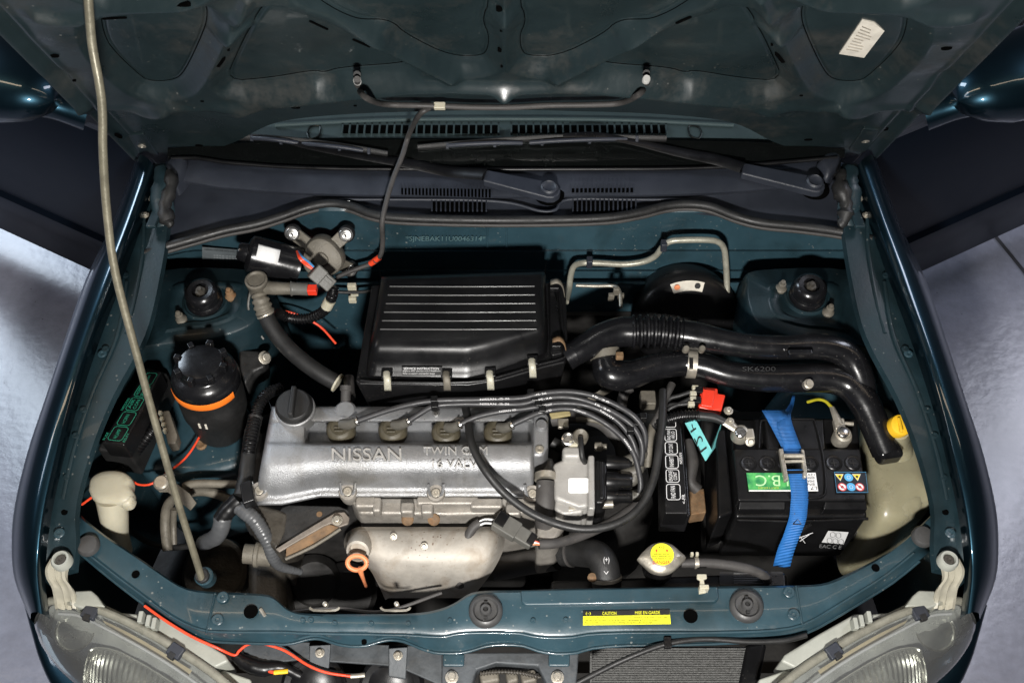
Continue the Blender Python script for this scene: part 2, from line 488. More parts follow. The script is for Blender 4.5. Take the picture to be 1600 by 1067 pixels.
m_rod = M('dusty_coated_rod', (0.165, 0.152, 0.110), 0.40, 0.3, 0.22, 40, 0.1, bump=0.2, bs=150, dirt=(0.34, 0.32, 0.25), damt=0.10, ds=130)
m_cream = M('aged_cream_plastic', (0.46, 0.43, 0.33), 0.45, 0, 0.10, 20, 0.1, sss=0.25, dirt=(0.40, 0.33, 0.2), damt=0.03, ds=40)
m_tank = M('yellowed_tank_plastic', (0.27, 0.25, 0.165), 0.30, 0, 0.22, 10, 0.08, sss=0.3, bump=0.08, bs=30, dirt=(0.34, 0.28, 0.11), damt=0.10, ds=9)
m_grom = M('white_grommet_plastic', (0.42, 0.42, 0.40), 0.5, 0, 0.1)
m_white = M('white_sticker', (0.80, 0.80, 0.79), 0.5, 0, 0.03)
m_paper = M('aged_paper', (0.62, 0.58, 0.50), 0.75, 0, 0.15, 40, dirt=(0.40, 0.35, 0.28), damt=0.06, ds=60)
m_print = M('white_print', (0.72, 0.72, 0.72), 0.5, 0, 0.05)
m_green = M('green_print', (0.02, 0.24, 0.15), 0.5, 0, 0.05)
m_orange = M('orange_band', (0.85, 0.19, 0.015), 0.55, 0, 0.05)
m_oring = M('dipstick_orange', (0.72, 0.24, 0.10), 0.45, 0, 0.10, 30)
m_red = M('red_plastic', (0.75, 0.045, 0.02), 0.35, 0, 0.08)
m_wire = M('red_wire', (0.80, 0.07, 0.025), 0.4, 0, 0.08)
m_bwire = M('blue_wire', (0.06, 0.22, 0.45), 0.4, 0, 0.08)
m_yel = M('yellow_plastic', (0.78, 0.46, 0.02), 0.4, 0, 0.06)
m_yst = M('yellow_sticker', (0.80, 0.78, 0.03), 0.45, 0, 0.03)
m_ink = M('black_ink', (0.012, 0.012, 0.012), 0.5, 0, 0.05)
m_redk = M('red_ink', (0.65, 0.06, 0.03), 0.5, 0, 0.05)
m_strap = M('blue_webbing', (0.016, 0.13, 0.40), 0.6, 0, 0.15, 60, bump=0.3, bs=500)
m_grey = M('grey_connector', (0.10, 0.098, 0.088), 0.5, 0, 0.15, 40, bump=0.1, bs=300, dirt=(0.2, 0.18, 0.14), damt=0.05)
m_boot = M('olive_rubber_boot', (0.058, 0.050, 0.032), 0.5, 0, 0.3, 60, bump=0.25, bs=300, dirt=(0.115, 0.092, 0.04), damt=0.15, ds=60)
m_bootg = M('grey_rubber_boot', (0.085, 0.08, 0.068), 0.5, 0, 0.2, 60, bump=0.2, bs=300)
m_lead = M('lead_sheath', (0.028, 0.028, 0.030), 0.48, 0, 0.15, 60, bump=0.08, bs=300)
m_turq = M('turquoise_tag', (0.16, 0.52, 0.52), 0.6, 0, 0.1, 60, dirt=(0.28, 0.55, 0.5), damt=0.1)
m_hou = M('lamp_housing_plastic', (0.33, 0.34, 0.30), 0.5, 0, 0.12, 20, bump=0.1, bs=300, dirt=(0.25, 0.22, 0.17), damt=0.06)
m_refl = M('lamp_reflector', (0.80, 0.79, 0.75), 0.22, 0.9, 0.06, 20)
m_amber = M('amber_lens', (0.40, 0.33, 0.22), 0.35, 0, 0.1, 30)
m_tape = M('grey_tape', (0.075, 0.078, 0.082), 0.38, 0, 0.15, 40, bump=0.25, bs=120)
m_gmet = M('pale_galvanised', (0.065, 0.072, 0.078), 0.6, 0.2, 0.4, 25, bump=0.3, bs=150, dirt=(0.12, 0.115, 0.105), damt=0.2, ds=30)
m_pipe = M('coated_pipe', (0.34, 0.33, 0.27), 0.42, 0.35, 0.2, 60, 0.1, bump=0.2, bs=200, dirt=(0.42, 0.40, 0.32), damt=0.1, ds=70)
m_plug = M('grey_rubber_plug', (0.05, 0.05, 0.05), 0.5, 0, 0.15, 40, bump=0.1, bs=300)
m_floorjoint = M('floor_joint', (0.02, 0.02, 0.025), 0.8)
m_dash = M('dashboard_plastic', (0.036, 0.050, 0.056), 0.6, 0, 0.1, 10, bump=0.2, bs=700)
m_glass = glassy('windscreen_glass', (0.86, 0.93, 0.92), 0.22, 0.02)
m_lens = glassy('headlight_glass', (0.86, 0.88, 0.84), 2.0, 0.06, mixin=0.10, haze=(0.55, 0.56, 0.55))
m_frit = M('black_glass_band', (0.004, 0.004, 0.004), 0.12, 0, 0.05, spec=0.15)

def lerp(a, b, t): return a + (b - a) * t
def interp(x, tab):
    return float(np.interp(x, [t[0] for t in tab], [t[1] for t in tab]))

# ================================================================== garage floor
def make_floor():
    m = bpy.data.materials.new('painted_concrete')
    m.use_nodes = True
    nt = m.node_tree; L = nt.links.new; b = nt.nodes['Principled BSDF']
    tc = nt.nodes.new('ShaderNodeTexCoord')
    def noise(sc, det, rg):
        n = nt.nodes.new('ShaderNodeTexNoise'); n.inputs['Scale'].default_value = sc; n.inputs['Detail'].default_value = det; n.inputs['Roughness'].default_value = rg
        L(tc.outputs['Object'], n.inputs['Vector']); return n
    n1, n2, n3 = noise(1.7, 8, 0.6), noise(30, 8, 0.7), noise(38, 3, 0.5)
    cr_ = nt.nodes.new('ShaderNodeValToRGB')
    cr_.color_ramp.elements[0].position = 0.35; cr_.color_ramp.elements[0].color = (0.180, 0.188, 0.238, 1)
    cr_.color_ramp.elements[1].position = 0.68; cr_.color_ramp.elements[1].color = (0.255, 0.265, 0.322, 1)
    L(n1.outputs['Fac'], cr_.inputs[0])
    mr = nt.nodes.new('ShaderNodeMapRange'); mr.inputs[1].default_value = 0.3; mr.inputs[2].default_value = 0.75; mr.inputs[3].default_value = 0.82; mr.inputs[4].default_value = 1.12
    L(n2.outputs['Fac'], mr.inputs[0])
    mx = nt.nodes.new('ShaderNodeMix'); mx.data_type = 'RGBA'; mx.blend_type = 'MULTIPLY'; mx.inputs[0].default_value = 1
    L(cr_.outputs[0], mx.inputs[6]); L(mr.outputs[0], mx.inputs[7]); L(mx.outputs[2], b.inputs['Base Color'])
    b.inputs['Roughness'].default_value = 0.24
    vo = nt.nodes.new('ShaderNodeTexVoronoi'); vo.inputs['Scale'].default_value = 26; L(tc.outputs['Object'], vo.inputs['Vector'])
    lt_ = nt.nodes.new('ShaderNodeMath'); lt_.operation = 'LESS_THAN'; lt_.inputs[1].default_value = 0.055; L(vo.outputs['Distance'], lt_.inputs[0])
    k5 = nt.nodes.new('ShaderNodeMath'); k5.operation = 'MULTIPLY'; k5.inputs[1].default_value = 0.6; L(lt_.outputs[0], k5.inputs[0])
    n6 = noise(0.9, 10, 0.72); r6 = nt.nodes.new('ShaderNodeMapRange'); r6.inputs[1].default_value = 0.52; r6.inputs[2].default_value = 0.70; r6.inputs[4].default_value = 0.45; L(n6.outputs['Fac'], r6.inputs[0])
    x6 = nt.nodes.new('ShaderNodeMix'); x6.data_type = 'RGBA'; L(r6.outputs[0], x6.inputs[0]); L(mx.outputs[2], x6.inputs[6]); x6.inputs[7].default_value = (0.13, 0.13, 0.15, 1)
    x5 = nt.nodes.new('ShaderNodeMix'); x5.data_type = 'RGBA'; L(k5.outputs[0], x5.inputs[0]); L(x6.outputs[2], x5.inputs[6]); x5.inputs[7].default_value = (0.06, 0.06, 0.07, 1)
    L(x5.outputs[2], b.inputs['Base Color'])
    bp = nt.nodes.new('ShaderNodeBump'); bp.inputs['Strength'].default_value = 0.10; bp.inputs['Distance'].default_value = 0.006
    L(n3.outputs['Fac'], bp.inputs['Height']); L(bp.outputs[0], b.inputs['Normal'])
    f = mk('garage_floor', [(-8, -5, 0), (8, -5, 0), (8, 9, 0), (-8, 9, 0)], [(0, 1, 2, 3)], m, None, smooth=False)
    f['kind'] = 'structure'
    a, b2 = U(1560, 375, 0.004), U(1600, 424, 0.004)
    d = (b2 - a).normalized(); s = V((-d.y, d.x, 0)) * 0.006
    a, b2 = a - d * 1.2, b2 + d * 1.5
    mk('joint', [a - s, b2 - s, b2 + s, a + s], [(0, 1, 2, 3)], m_floorjoint, f, smooth=False)
make_floor()

# ================================================================== car body shell
body = thing('car_body', 'dark teal car body with its engine bay laid open', 'car', (X0, 0.6, 0))

# fenders: outer silhouette and inner lip, rear to front
ST = [((214, 252), (238, 256), .935), ((178, 350), (206, 348), .925), ((135, 441), (172, 440), .915), ((101, 539), (140, 525), .90),
      ((71, 630), (108, 620), .88), ((45, 708), (86, 701), .86), ((25, 791), (66, 790), .83), ((20, 852), (57, 860), .80),
      ((25, 909), (56, 905), .77), ((50, 970), (63, 958), .73)]
def side(f):
    """run once for the left of the picture and once mirrored"""
    f(lambda p: V(p)); f(MX)
def fender(mm):
    rows = []
    for (o, i, z) in ST:
        pi = U(i[0], i[1], z); po = U(o[0], o[1], z - 0.075)
        mid = pi.lerp(po, 0.5); mid.z = z - 0.016
        q = pi.lerp(po, 0.16); q.z = z + 0.001
        low1 = V((po.x + 0.0, po.y, z - 0.16)); low2 = V((po.x + 0.02, po.y, 0.36))
        lip = V((pi.x + 0.004, pi.y, z - 0.006)); lip2 = V((pi.x + 0.005, pi.y, z - 0.03))
        rows.append([mm(p) for p in (lip2, lip, pi, q, mid, pi.lerp(po, 0.82) + V((0, 0, 0.012)), po, low1, low2)])
    sheet('fender', rows, m_paint, body, su=4, sv=4, sharp=70)
side(fender)
# apron: the flange beside the fender lip and the wall below it
AP = [(264, 256), (262, 350), (248, 440), (226, 525), (176, 620), (143, 701), (119, 790), (119, 850), (116, 890)]
def apron(mm):
    rows = []
    for k, (a, (o, i, z)) in enumerate(zip(AP, ST)):
        g0 = U(i[0] + 4, i[1], z - 0.032); g1 = U(i[0] + 12, i[1], z - 0.035)
        ridge = U(lerp(i[0], a[0], 0.45), a[1], z - 0.031)
        e = U(a[0], a[1], z - 0.028)
        w1 = V((e.x + 0.003, e.y, e.z - 0.012)); w2 = V((e.x - 0.07, e.y, e.z - 0.05)); w3 = V((e.x - 0.07, e.y, 0.25))
        rows.append([mm(p) for p in (g0, g1, ridge, ridge.lerp(e, .5) + V((0, 0, .001)), e, w1, w2, w3)])
    iw = sheet('inner_wing', rows, m_bay_shaded, body, su=1, sv=4, sharp=30)
    for P_ in (((198, 440, .887), (183, 525, .872), (146, 610, .853), (116, 701, .833), (98, 780, .806)), ((226, 330, .90), (222, 400, .892), (210, 470, .881), (196, 520, .872))):
        tube('sealer_bead', [mm(U(*p)) for p in P_], .0035, m_bay_shaded, iw, n=7, sub=5, flat=.6, rag=.12)
    for (x, y, z) in ((165, 545, .870), (130, 640, .848), (118, 680, .839), (196, 430, .888), (104, 745, .818)):
        lathe('spot_weld', [(.0065, 0), (.006, .0014), (.003, .002), (0, .0008)], mm(U(x, y, z)), (0, 0, 1), m_bay_shaded, iw, n=12)
side(apron)
bolt_me = None
def hexbolt(n):
    o = lathe(n, [(1.0, 0), (1.0, .18), (.9, .22), (.62, .24), (.62, .85), (.5, .95), (0, .95)], (0, 0, 0), (0, 0, 1), m_zinc, None, n=12, sharp=30)
    return o
bolt_me = raw('bolt', hexbolt, m_zinc)
def cross_(n):
    return lathe(n, [(1.0, 0), (1.0, .2), (.86, .3), (.4, .3), (.3, .12), (0, .1)], (0, 0, 0), (0, 0, 1), m_bay, None, n=20, sharp=30)
pbolt_me = raw('painted_bolt', cross_, m_bay)
zbolt_me = raw('zinc_screw', cross_, m_zinc)
zbolt_me.materials[0] = m_zinc
dbolt_me = raw('dark_screw', lambda n: lathe(n, [(1.0, 0), (1.0, .2), (.86, .3), (.4, .3), (.3, .12), (0, .1)], (0, 0, 0), (0, 0, 1), m_castd, None, n=20, sharp=30), m_castd)
def bolt(p, r, parent, me=None, axis=(0, 0, 1), name='bolt'):
    return inst(name, me or bolt_me, p, parent, axis, random.random() * 6, r)
for mm in (lambda p: V(p), MX):
    for (x, y, z, r) in ((160, 553, .868, .008), (93, 833, .79, .009), (250, 362, .89, .010)):
        bolt(mm(U(x, y, z)), r, body, pbolt_me)
    h = mm(U(101, 800, .797)); lathe('drain_hole', [(.0055, 0), (.0055, .0015), (0, .0015)], h, (0, 0, 1), m_hole, body, n=16)

# strut towers
def tower(mm):
    P = [(214, 545), (262, 537), (322, 531), (372, 517), (400, 500), (413, 470), (414, 440), (400, 420), (250, 420), (222, 470)]
    pts = cr([U(x, y, .795) for x, y in P + [P[0]]], 4)[:-1]
    c = sum(pts, V((0, 0, 0))) / len(pts)
    prof = [(1.10, -.30), (1.04, -.06), (1.02, -.02), (.985, -.004), (.95, 0), (.62, .002), (.58, .008), (.45, .008), (.4, .002)]
    t = pillow('strut_tower', [mm(p) for p in pts], prof, m_bay_shaded, body, sub=1)
    return t
side(tower)
# lower chassis rails
def rail(mm):
    pts = [mm(U(x, y, .655)) for x, y in ((235, 590), (330, 560), (392, 640), (388, 728), (300, 748), (215, 742), (205, 690))]
    prism('chassis_rail', pts, .3, m_bay, body, bevel=.03, seg=4)
side(rail)

# firewall
FW = [(215, 0), (300, 0), (420, 0), (560, 0), (700, 0), (800, 0), (920, 0), (1040, 0), (1180, 0), (1280, 0), (1368, 0)]
def fw_top(px): return interp(px, [(215, 398), (300, 378), (380, 356), (450, 338), (500, 326), (545, 326), (600, 342), (800, 348), (985, 342), (1040, 328), (1100, 328), (1160, 346), (1260, 358), (1368, 378)])
rows = []
for px in range(215, 1370, 15):
    t = fw_top(px)
    r = [Uy(px, t - 12, .765), Uy(px, t + 4, .752), Uy(px, max(390, t + 12), .745), Uy(px, max(393, t + 14), .737), Uy(px, 421, .733), Uy(px, 424, .722), Uy(px, 438, .718), Uy(px, 442, .690), Uy(px, 452, .684)]
    r += [V((r[-1].x, .680, .60)), V((r[-1].x, .67, .25))]
    rows.append(r)
fw = sheet('firewall', rows, m_bay, body, sharp=28)
mk('lower_shade_sheet', [(-.20, .668, .64), (.46, .668, .64), (.46, .655, .25), (-.20, .655, .25)], [(0, 1, 2, 3)], m_dark, body, smooth=False, solid=.01)  # black sheet added for the shadow and dirt low on the firewall
# stampings of the firewall
ring = lathe('stamped_ring', [(.040, 0), (.0385, .004), (.036, .004), (.0345, 0)], Uy(1085, 374, .7505), (0, -1, .06), m_bay, body, n=40)
for px in (760, 790):
    prism('seam_rib', [Uy(px, 352, .744), Uy(px + 3, 352, .744), Uy(px + 3, 388, .7405), Uy(px, 388, .7405)], V((0, .01, 0)), m_bay, body, bevel=.001)
text('stamped_number', '*SJNEBAK11U0046314*', Uy(634, 378, .7435), Uy(758, 378, .7435), Uy(634, 368, .7435), M('stamp_edge', (.10, .17, .18), .4), body)
pl = quad('identification_plate', [Uy(316, 420, .727), Uy(380, 426, .727), Uy(380, 391, .735), Uy(316, 386, .735)], M('grey_plate', (.13, .15, .16), .45, .3), body)
text('lettering', 'NISSAN MOTOR MFG (UK) LTD', Uy(320, 391, .7325), Uy(376, 395, .7325), Uy(320, 388, .7325), m_ink, pl)
for k in range(7):
    y = 397 + k * 3.6
    text('lettering', '0 0 0 0  0 0 0 0 0', Uy(334, y + 2, .729), Uy(374, y + 4.2, .729), Uy(334, y, .729), M('plate_print', (.3, .32, .33), .5), pl)

# radiator support: back edge, fold, lower edge, left to right
RS = [((125, 803), (118, 848), (124, 862), .755), ((160, 833), (170, 890), (176, 906), .745), ((215, 868), (224, 930), (229, 946), .735), ((255, 897), (272, 966), (280, 983), .727),
      ((288, 919), (315, 984), (320, 1000), .722), ((340, 923), (350, 986), (355, 1003), .72), ((415, 925), (430, 986), (430, 1005), .72), ((430, 932), (445, 986), (445, 1006), .72), ((446, 949), (460, 987), (460, 1004), .72),
      ((466, 956), (486, 988), (486, 996), .72), ((500, 957), (505, 988), (505, 997), .72), ((540, 957), (535, 989), (535, 1009), .72), ((580, 957), (575, 989), (575, 1009), .72), ((604, 957), (600, 990), (600, 998), .72), ((632, 957), (631, 990), (631, 999), .72), ((668, 954), (668, 993), (668, 1018), .72),
      ((695, 947), (696, 994), (700, 1020), .72), ((714, 938), (715, 988), (726, 1019), .72), ((735, 922), (745, 987), (750, 1011), .72), ((770, 920), (770, 987), (770, 1006), .72), ((810, 920), (815, 987), (820, 1006), .72),
      ((838, 919), (838, 995), (850, 1021), .72), ((900, 917), (900, 995), (905, 1020), .72), ((925, 917), (925, 987), (932, 1007), .72), ((1070, 914), (1070, 987), (1070, 1007), .72), ((1200, 913), (1195, 985), (1200, 1001), .72),
      ((1276, 912), (1255, 978), (1262, 990), .722), ((1303, 906), (1308, 944), (1316, 957), .727), ((1397, 859), (1388, 897), (1397, 910), .74), ((1461, 798), (1448, 845), (1455, 859), .755)]
rows = []
for (b, f, l, z) in RS:
    B, Fo, Lo = U(*b, z), U(*f, z - .002), U(*l, z - .034)
    inn = (Fo - B).normalized()
    rows.append([B + V((0, 0, -.07)) + inn * .006, B + V((0, 0, -.006)), B + inn * .006, B.lerp(Fo, .5) + V((0, 0, .0015)), Fo - inn * .006, Fo + V((0, 0, -.004)), Lo + V((0, .004, .004)), Lo, Lo + V((0, .008, -.006))])
nr = []
for i in range(len(rows) - 1):
    nst = 3
    for k in range(nst):
        nr.append([rows[i][j].lerp(rows[i + 1][j], k / nst) for j in range(9)])
nr.append(rows[-1])
for _ in range(2):   # relax the kinks a little
    nr = [nr[0]] + [[(nr[i - 1][j] + nr[i][j] * 2 + nr[i + 1][j]) / 4 for j in range(9)] for i in range(1, len(nr) - 1)] + [nr[-1]]
rs = sheet('radiator_support', nr, m_bay, body, sharp=40, solid=.0015)
tube('fold_bead', [r[5] + V((0, -.001, .002)) for r in nr[::2]], .0026, m_bay, rs, n=8, sub=2)
tube('lip_bead', [r[7] + V((0, -.001, .001)) for r in nr[::2]], .0026, m_bay, rs, n=8, sub=2)
ZT = .7235
prism('raised_channel', [U(x, y, ZT + .006) for x, y in ((813, 921), (815, 941), (822, 945), (1118, 940), (1124, 935), (1122, 915))], .012, m_bay, rs, bevel=.004)
for (x, y) in ((348, 933), (340, 968), (1233, 925), (1240, 960)):
    bolt(U(x, y, ZT), .010, rs, pbolt_me)
for (x0, y0, x1, y1) in ((336, 926, 322, 990), (1244, 915, 1254, 976)):
    tube('panel_seam', [U(x0, y0, ZT), U(x1, y1, ZT - .001)], .0016, m_bay, rs, n=6, sub=1)
for (x, y, r) in ((392, 955, .0105), (1079, 962, .0105), (212, 897, .006), (1368, 887, .006), (868, 930, .004), (569, 1003, .004)):
    z = interp(x, [(125, .757), (215, .737), (290, .7235), (1276, .7235), (1397, .742)]) - (.022 if y > 1000 else 0)
    hh = lathe('hole', [(r * 1.15, 0), (r * 1.1, .0012), (r, .0010), (0, .0006)], U(x, y, z), (0, 0, 1), m_hole, rs, n=20)
tube('slot_edge', [U(407, 951, ZT), U(414, 962, ZT)], .003, m_zinc, rs, n=6, sub=1)
for (x, y) in ((473, 969), (486, 968), (523, 973), (580, 974), (638, 974), (703, 969), (833, 969), (884, 968)):
    lathe('spot_weld', [(.0045, 0), (.004, .0012), (.0022, .0016), (0, .0008)], U(x, y, ZT - .0008), (0, 0, 1), m_bay, rs, n=12)
for (x, y) in ((759, 955), (1166, 947)):
    p = U(x, y, ZT)
    bu = lathe('hood_buffer', [(.0285, -.002), (.0285, .004), (.026, .009), (.0215, .011), (.020, .009), (.0185, .005), (.010, .004), (.0095, .012), (.008, .014), (.0045, .014), (.004, .008), (0, .008)], p, (0, 0, 1), m_plug, rs, n=40)
    box('cross_lug', p + V((0, 0, .007)), (.003, 0, 0), (0, .015, 0), (0, 0, .004), m_rub, bu, bevel=.001)
for (x, y, z) in ((138, 852, .757), (1442, 838, .757)):
    lathe('rubber_plug', [(.019, -.004), (.019, .003), (.016, .007), (.008, .008), (0, .008)], U(x, y, z), (0, 0, 1), m_plug, rs, n=28)
# caution sticker
z = ZT
cs = quad('caution_sticker', [U(911, 976.5, z), U(1048, 974.5, z), U(1046, 952.5, z), U(911, 955, z)], m_yst, rs, lift=.001)
quad('sticker_header', [U(911, 962.5, z), U(1046.4, 960.3, z), U(1046, 952.5, z), U(911, 955, z)], m_ink, cs, lift=.0018)
text('lettering', 'CAUTION', U(941, 961, z), U(963, 960.6, z), U(941, 956.2, z), m_yst, cs, lift=.0026)
text('lettering', 'MISE EN GARDE', U(992, 960.2, z), U(1031, 959.6, z), U(992, 955.2, z), m_yst, cs, lift=.0026)
text('emblem', '(-)', U(915, 961.6, z), U(923, 961.4, z), U(915, 956.6, z), m_yst, cs, lift=.0026)
for k, s in enumerate(('FAN BLADE CAN START AT ANY TIME. TO HELP AVOID PERSONAL INJURY KEEP HANDS CLEAR', 'LES HELICES DE VENTILATEUR PEUVENT DEMARRER A TOUT MOMENT.', 'POUR EVITER TOUT ACCIDENT PRIERE DE NE PAS LES TOUCHER.')):
    y = 964.2 + k * 3.9
    w = (1043, 1030, 1020)[k]
    text('lettering', s, U(914, y + 2.6, z), U(w, y + 2.2, z), U(914, y, z), m_ink, cs, lift=.0018)

# front panel between the lamps, under the support
fp = [(300, 1008), (420, 1012), (560, 1018), (640, 1018), (700, 1028)]
fpan = prism('front_panel', [U(x, y, .655) for x, y in ((380, 1000), (470, 1002), (700, 1010), (700, 1075), (620, 1040), (470, 1030), (380, 1040))], .006, m_gmet, body, bevel=.002)
for (x, y, w, hgt) in ((500, 1022, 17, 26), (622, 1026, 15, 34)):
    br = prism('horn_bracket', [U(x - w, y - 14, .672), U(x + w, y - 16, .672), U(x + w * .8, y + hgt, .650), U(x - w, y + hgt - 4, .650)], .006, m_gmet, body, bevel=.002)
    bolt(U(x, y - 2, .6705), .008, br)
lt = prism('latch_carrier', [U(x, y, .682) for x, y in ((690, 1018), (905, 1018), (900, 1075), (858, 1075), (840, 1040), (775, 1036), (745, 1046), (735, 1075), (690, 1075))], .03, m_gmet, body, bevel=.004)
for x0 in (692, 857):
    prism('latch_pad', [U(x0, 1021, .687), U(x0 + 34, 1021, .687), U(x0 + 33, 1040, .687), U(x0, 1040, .687)], .006, m_bay, lt, bevel=.004)
    bolt(U(x0 + 14, 1058, .685), .011, lt)

# hinges beside the cowl
def hinge(mm):
    g = [(250, 262, .93), (256, 285, .925), (252, 310, .915), (256, 338, .90), (248, 360, .885)]
    hh = tube('hood_hinge', [mm(U(x, y, z)) for x, y, z in g], [.012, .02, .022, .020, .014], m_bay_shaded, body, n=8, sub=4, flat=.6, rag=.12)
    box('hinge_plate', mm(U(246, 330, .905)), (.010, 0, 0), (0, .05, -.01), (0, 0, .004), m_bay_shaded, body)
    bolt(mm(U(238, 311, .91)), .007, body); bolt(mm(U(228, 337, .90)), .007, body)
    tube('foam_seal', [mm(U(x, y, z)) for x, y, z in ((264, 268, .935), (268, 290, .93), (258, 320, .915), (262, 345, .90), (270, 352, .89))], [.008, .013, .016, .013, .006], m_rub, body, n=9, sub=4, rag=.30)
side(hinge)

# ================================================================== hood
HP = V((0, .89, .865)); HD = V((0, -.45, .893)).normalized(); HN = V((0, -HD.z, HD.y)).normalized()
hood = thing('hood', 'raised car hood showing its ribbed teal underside', 'hood', tuple(HP))
def huv(px, py):
    p = Up(px, py, HP, HN); return (p.x, (p - HP).dot(HD))
MIR = 1576
hb = [(222, 257), (250, 257), (273, 250), (307, 241), (365, 223), (432, 192), (540, 179), (680, 174)]
hb = hb + [(788, 172)] + [(MIR - x, y) for x, y in hb[::-1]]
def huv_edge(px, py):
    p = Up(px, py, HP - HN * .016, HN); return (p.x, (p - HP).dot(HD))
HB = [huv_edge(*p) for p in hb]
tl = huv(0, 44); tr = huv(MIR, 44)
ext = 1.06
b0, b1 = HB[0], HB[-1]
T0 = (b0[0] + (tl[0] - b0[0]) * (ext - b0[1]) / (tl[1] - b0[1]), ext)
T1 = (b1[0] + (tr[0] - b1[0]) * (ext - b1[1]) / (tr[1] - b1[1]), ext)
POCK = [[(155, 34), (215, 27), (294, 20), (318, 26), (324, 45), (318, 72), (287, 135), (270, 147), (233, 148), (218, 140), (175, 101), (160, 75)],
        [(351, 148), (372, 100), (405, 37), (422, 27), (449, 27), (540, 61), (614, 95), (636, 108), (638, 116), (621, 121), (530, 127), (506, 135), (490, 131), (420, 143)],
        [(430, -40), (470, 0), (530, 32), (570, 50), (612, 57), (632, 75), (706, 110), (752, 110), (762, 100), (764, 78), (755, 60), (757, 40), (764, 30), (764, -150), (430, -110)],
        [(135, -2), (200, -5), (285, -14), (335, -25), (375, -60), (330, -130), (60, -110), (90, -50)]]
POCK = POCK + [[(MIR - x, y) for x, y in p] for p in POCK]
def chaikin(P_, k=3):
    P_ = [np.array(p) for p in P_]
    for _ in range(k):
        Q_ = []
        for i in range(len(P_)):
            a_, b_ = P_[i], P_[(i + 1) % len(P_)]
            Q_ += [a_ * .75 + b_ * .25, a_ * .25 + b_ * .75]
        P_ = Q_
    return np.array(P_)
PUV = [chaikin([huv(*q) for q in p], 2) for p in POCK]
RIDGE = [huv(*p) for p in ((150, 168), (235, 172), (262, 162), (300, 172), (340, 168), (420, 155), (540, 142), (640, 132), (700, 130), (788, 133))]
RIDGE = RIDGE + [huv(MIR - x, y) for x, y in ((700, 130), (640, 132), (540, 142), (420, 155), (340, 168), (300, 172), (262, 162), (235, 172), (150, 168))]
rx = np.array([r[0] for r in RIDGE]); rv = np.array([r[1] for r in RIDGE])
def sdf(P, poly):
    d = np.full(len(P), 1e9); ins = np.zeros(len(P), bool)
    n = len(poly)
    for i in range(n):
        a, b = poly[i], poly[(i + 1) % n]
        e = b - a; w = P - a
        t = np.clip((w @ e) / (e @ e), 0, 1)
        q = w - t[:, None] * e
        d = np.minimum(d, (q ** 2).sum(1))
        c1 = (P[:, 1] >= a[1]) & (P[:, 1] < b[1]); c2 = (P[:, 1] < a[1]) & (P[:, 1] >= b[1])
        cr2 = e[0] * w[:, 1] - e[1] * w[:, 0]
        ins ^= (c1 & (cr2 > 0)) | (c2 & (cr2 < 0))
    d = np.sqrt(d)
    return np.where(ins, d, -d)
def sstep(x): x = np.clip(x, 0, 1); return x * x * (3 - 2 * x)
def hood_h(P):
    h = np.zeros(len(P))
    sm = np.full(len(P), -1e9)
    for k, poly in enumerate(PUV):
        sm = np.maximum(sm, sdf(P, poly))
    h -= 0.022 * sstep((sm + .036) / .036)
    h -= 0.0050 * np.exp(-((sm - .002) / .0026) ** 2)
    r = np.interp(P[:, 0], rx, rv)
    below = r - P[:, 1]
    h -= 0.016 * sstep(below / .06) * (below > 0)
    h += 0.004 * np.exp(-(below / .014) ** 2)
    for bar, amp, wid in BARS:
        d2 = np.full(len(P), 1e9)
        for a_, b_ in zip(bar[:-1], bar[1:]):
            e_ = b_ - a_; w_ = P - a_
            t_ = np.clip((w_ @ e_) / (e_ @ e_), 0, 1)
            q_ = w_ - t_[:, None] * e_
            d2 = np.minimum(d2, (q_ ** 2).sum(1))
        h += amp * np.exp(-d2 / (wid * wid))
    cx = huv(786, 80)[0]
    # side hems
    tl_ = (P[:, 1] - b0[1]) / (ext - b0[1])
    ul = b0[0] + (T0[0] - b0[0]) * tl_; ur = b1[0] + (T1[0] - b1[0]) * tl_
    de = np.minimum(P[:, 0] - ul, ur - P[:, 0])
    h += 0.010 * (1 - sstep(de / .022)) + 0.003 * np.exp(-((de - .034) / .006) ** 2) - 0.006 * np.exp(-((de - .026) / .004) ** 2)
    for (bx, by, br, bh) in BOSS:
        d2 = ((P[:, 0] - bx) ** 2 + (P[:, 1] - by) ** 2)
        h += bh * np.exp(-d2 / (br * br))
    return h
BARS = []
for P_, amp_, wid_ in (([(430, -30), (470, 8), (520, 32), (590, 68), (660, 101), (705, 120)], .015, .014), ([(60, 22), (100, 27), (150, 24), (220, 15), (290, 2), (330, -12)], .015, .014),
                       ([(345, 180), (372, 173), (430, 159), (500, 148), (560, 143), (640, 134), (700, 132), (788, 135)], .014, .015), ([(338, 63), (385, 56)], .009, .011), ([(386, 0), (371, 36)], .008, .009), ([(230, 176), (262, 170)], .010, .020)):
    for f_ in (lambda x: x, lambda x: MIR - x):
        BARS.append((np.array([(q.x, q.y) for q in cr([V((*huv(f_(x), y), 0)) for x, y in P_], 3)]), amp_, wid_))
BOSS = []
for (x, y, r, hh) in ((372, 25, .018, .006), (360, 62, .02, .006), (252, 167, .028, .010), (368, 168, .03, .009), (780, 38, .02, .006), (768, 50, .014, .004), (110, 120, .03, -.006), (85, 60, .03, .005)):
    for q in ((x, y), (MIR - x, y)):
        w = huv(*q); BOSS.append((w[0], w[1], r, hh))
def hpt(px, py, lift=0.0):
    u, v = huv(px, py)
    for _ in range(2):   # follow the stamped surface along the view
        h = float(hood_h(np.array([[u, v]]))[0])
        p = Up(px, py, HP + HN * (h + lift), HN); u, v = p.x, (p - HP).dot(HD)
    return HP + V((u, 0, 0)) + HD * v + HN * (h + lift) - V((HP.x, 0, 0))
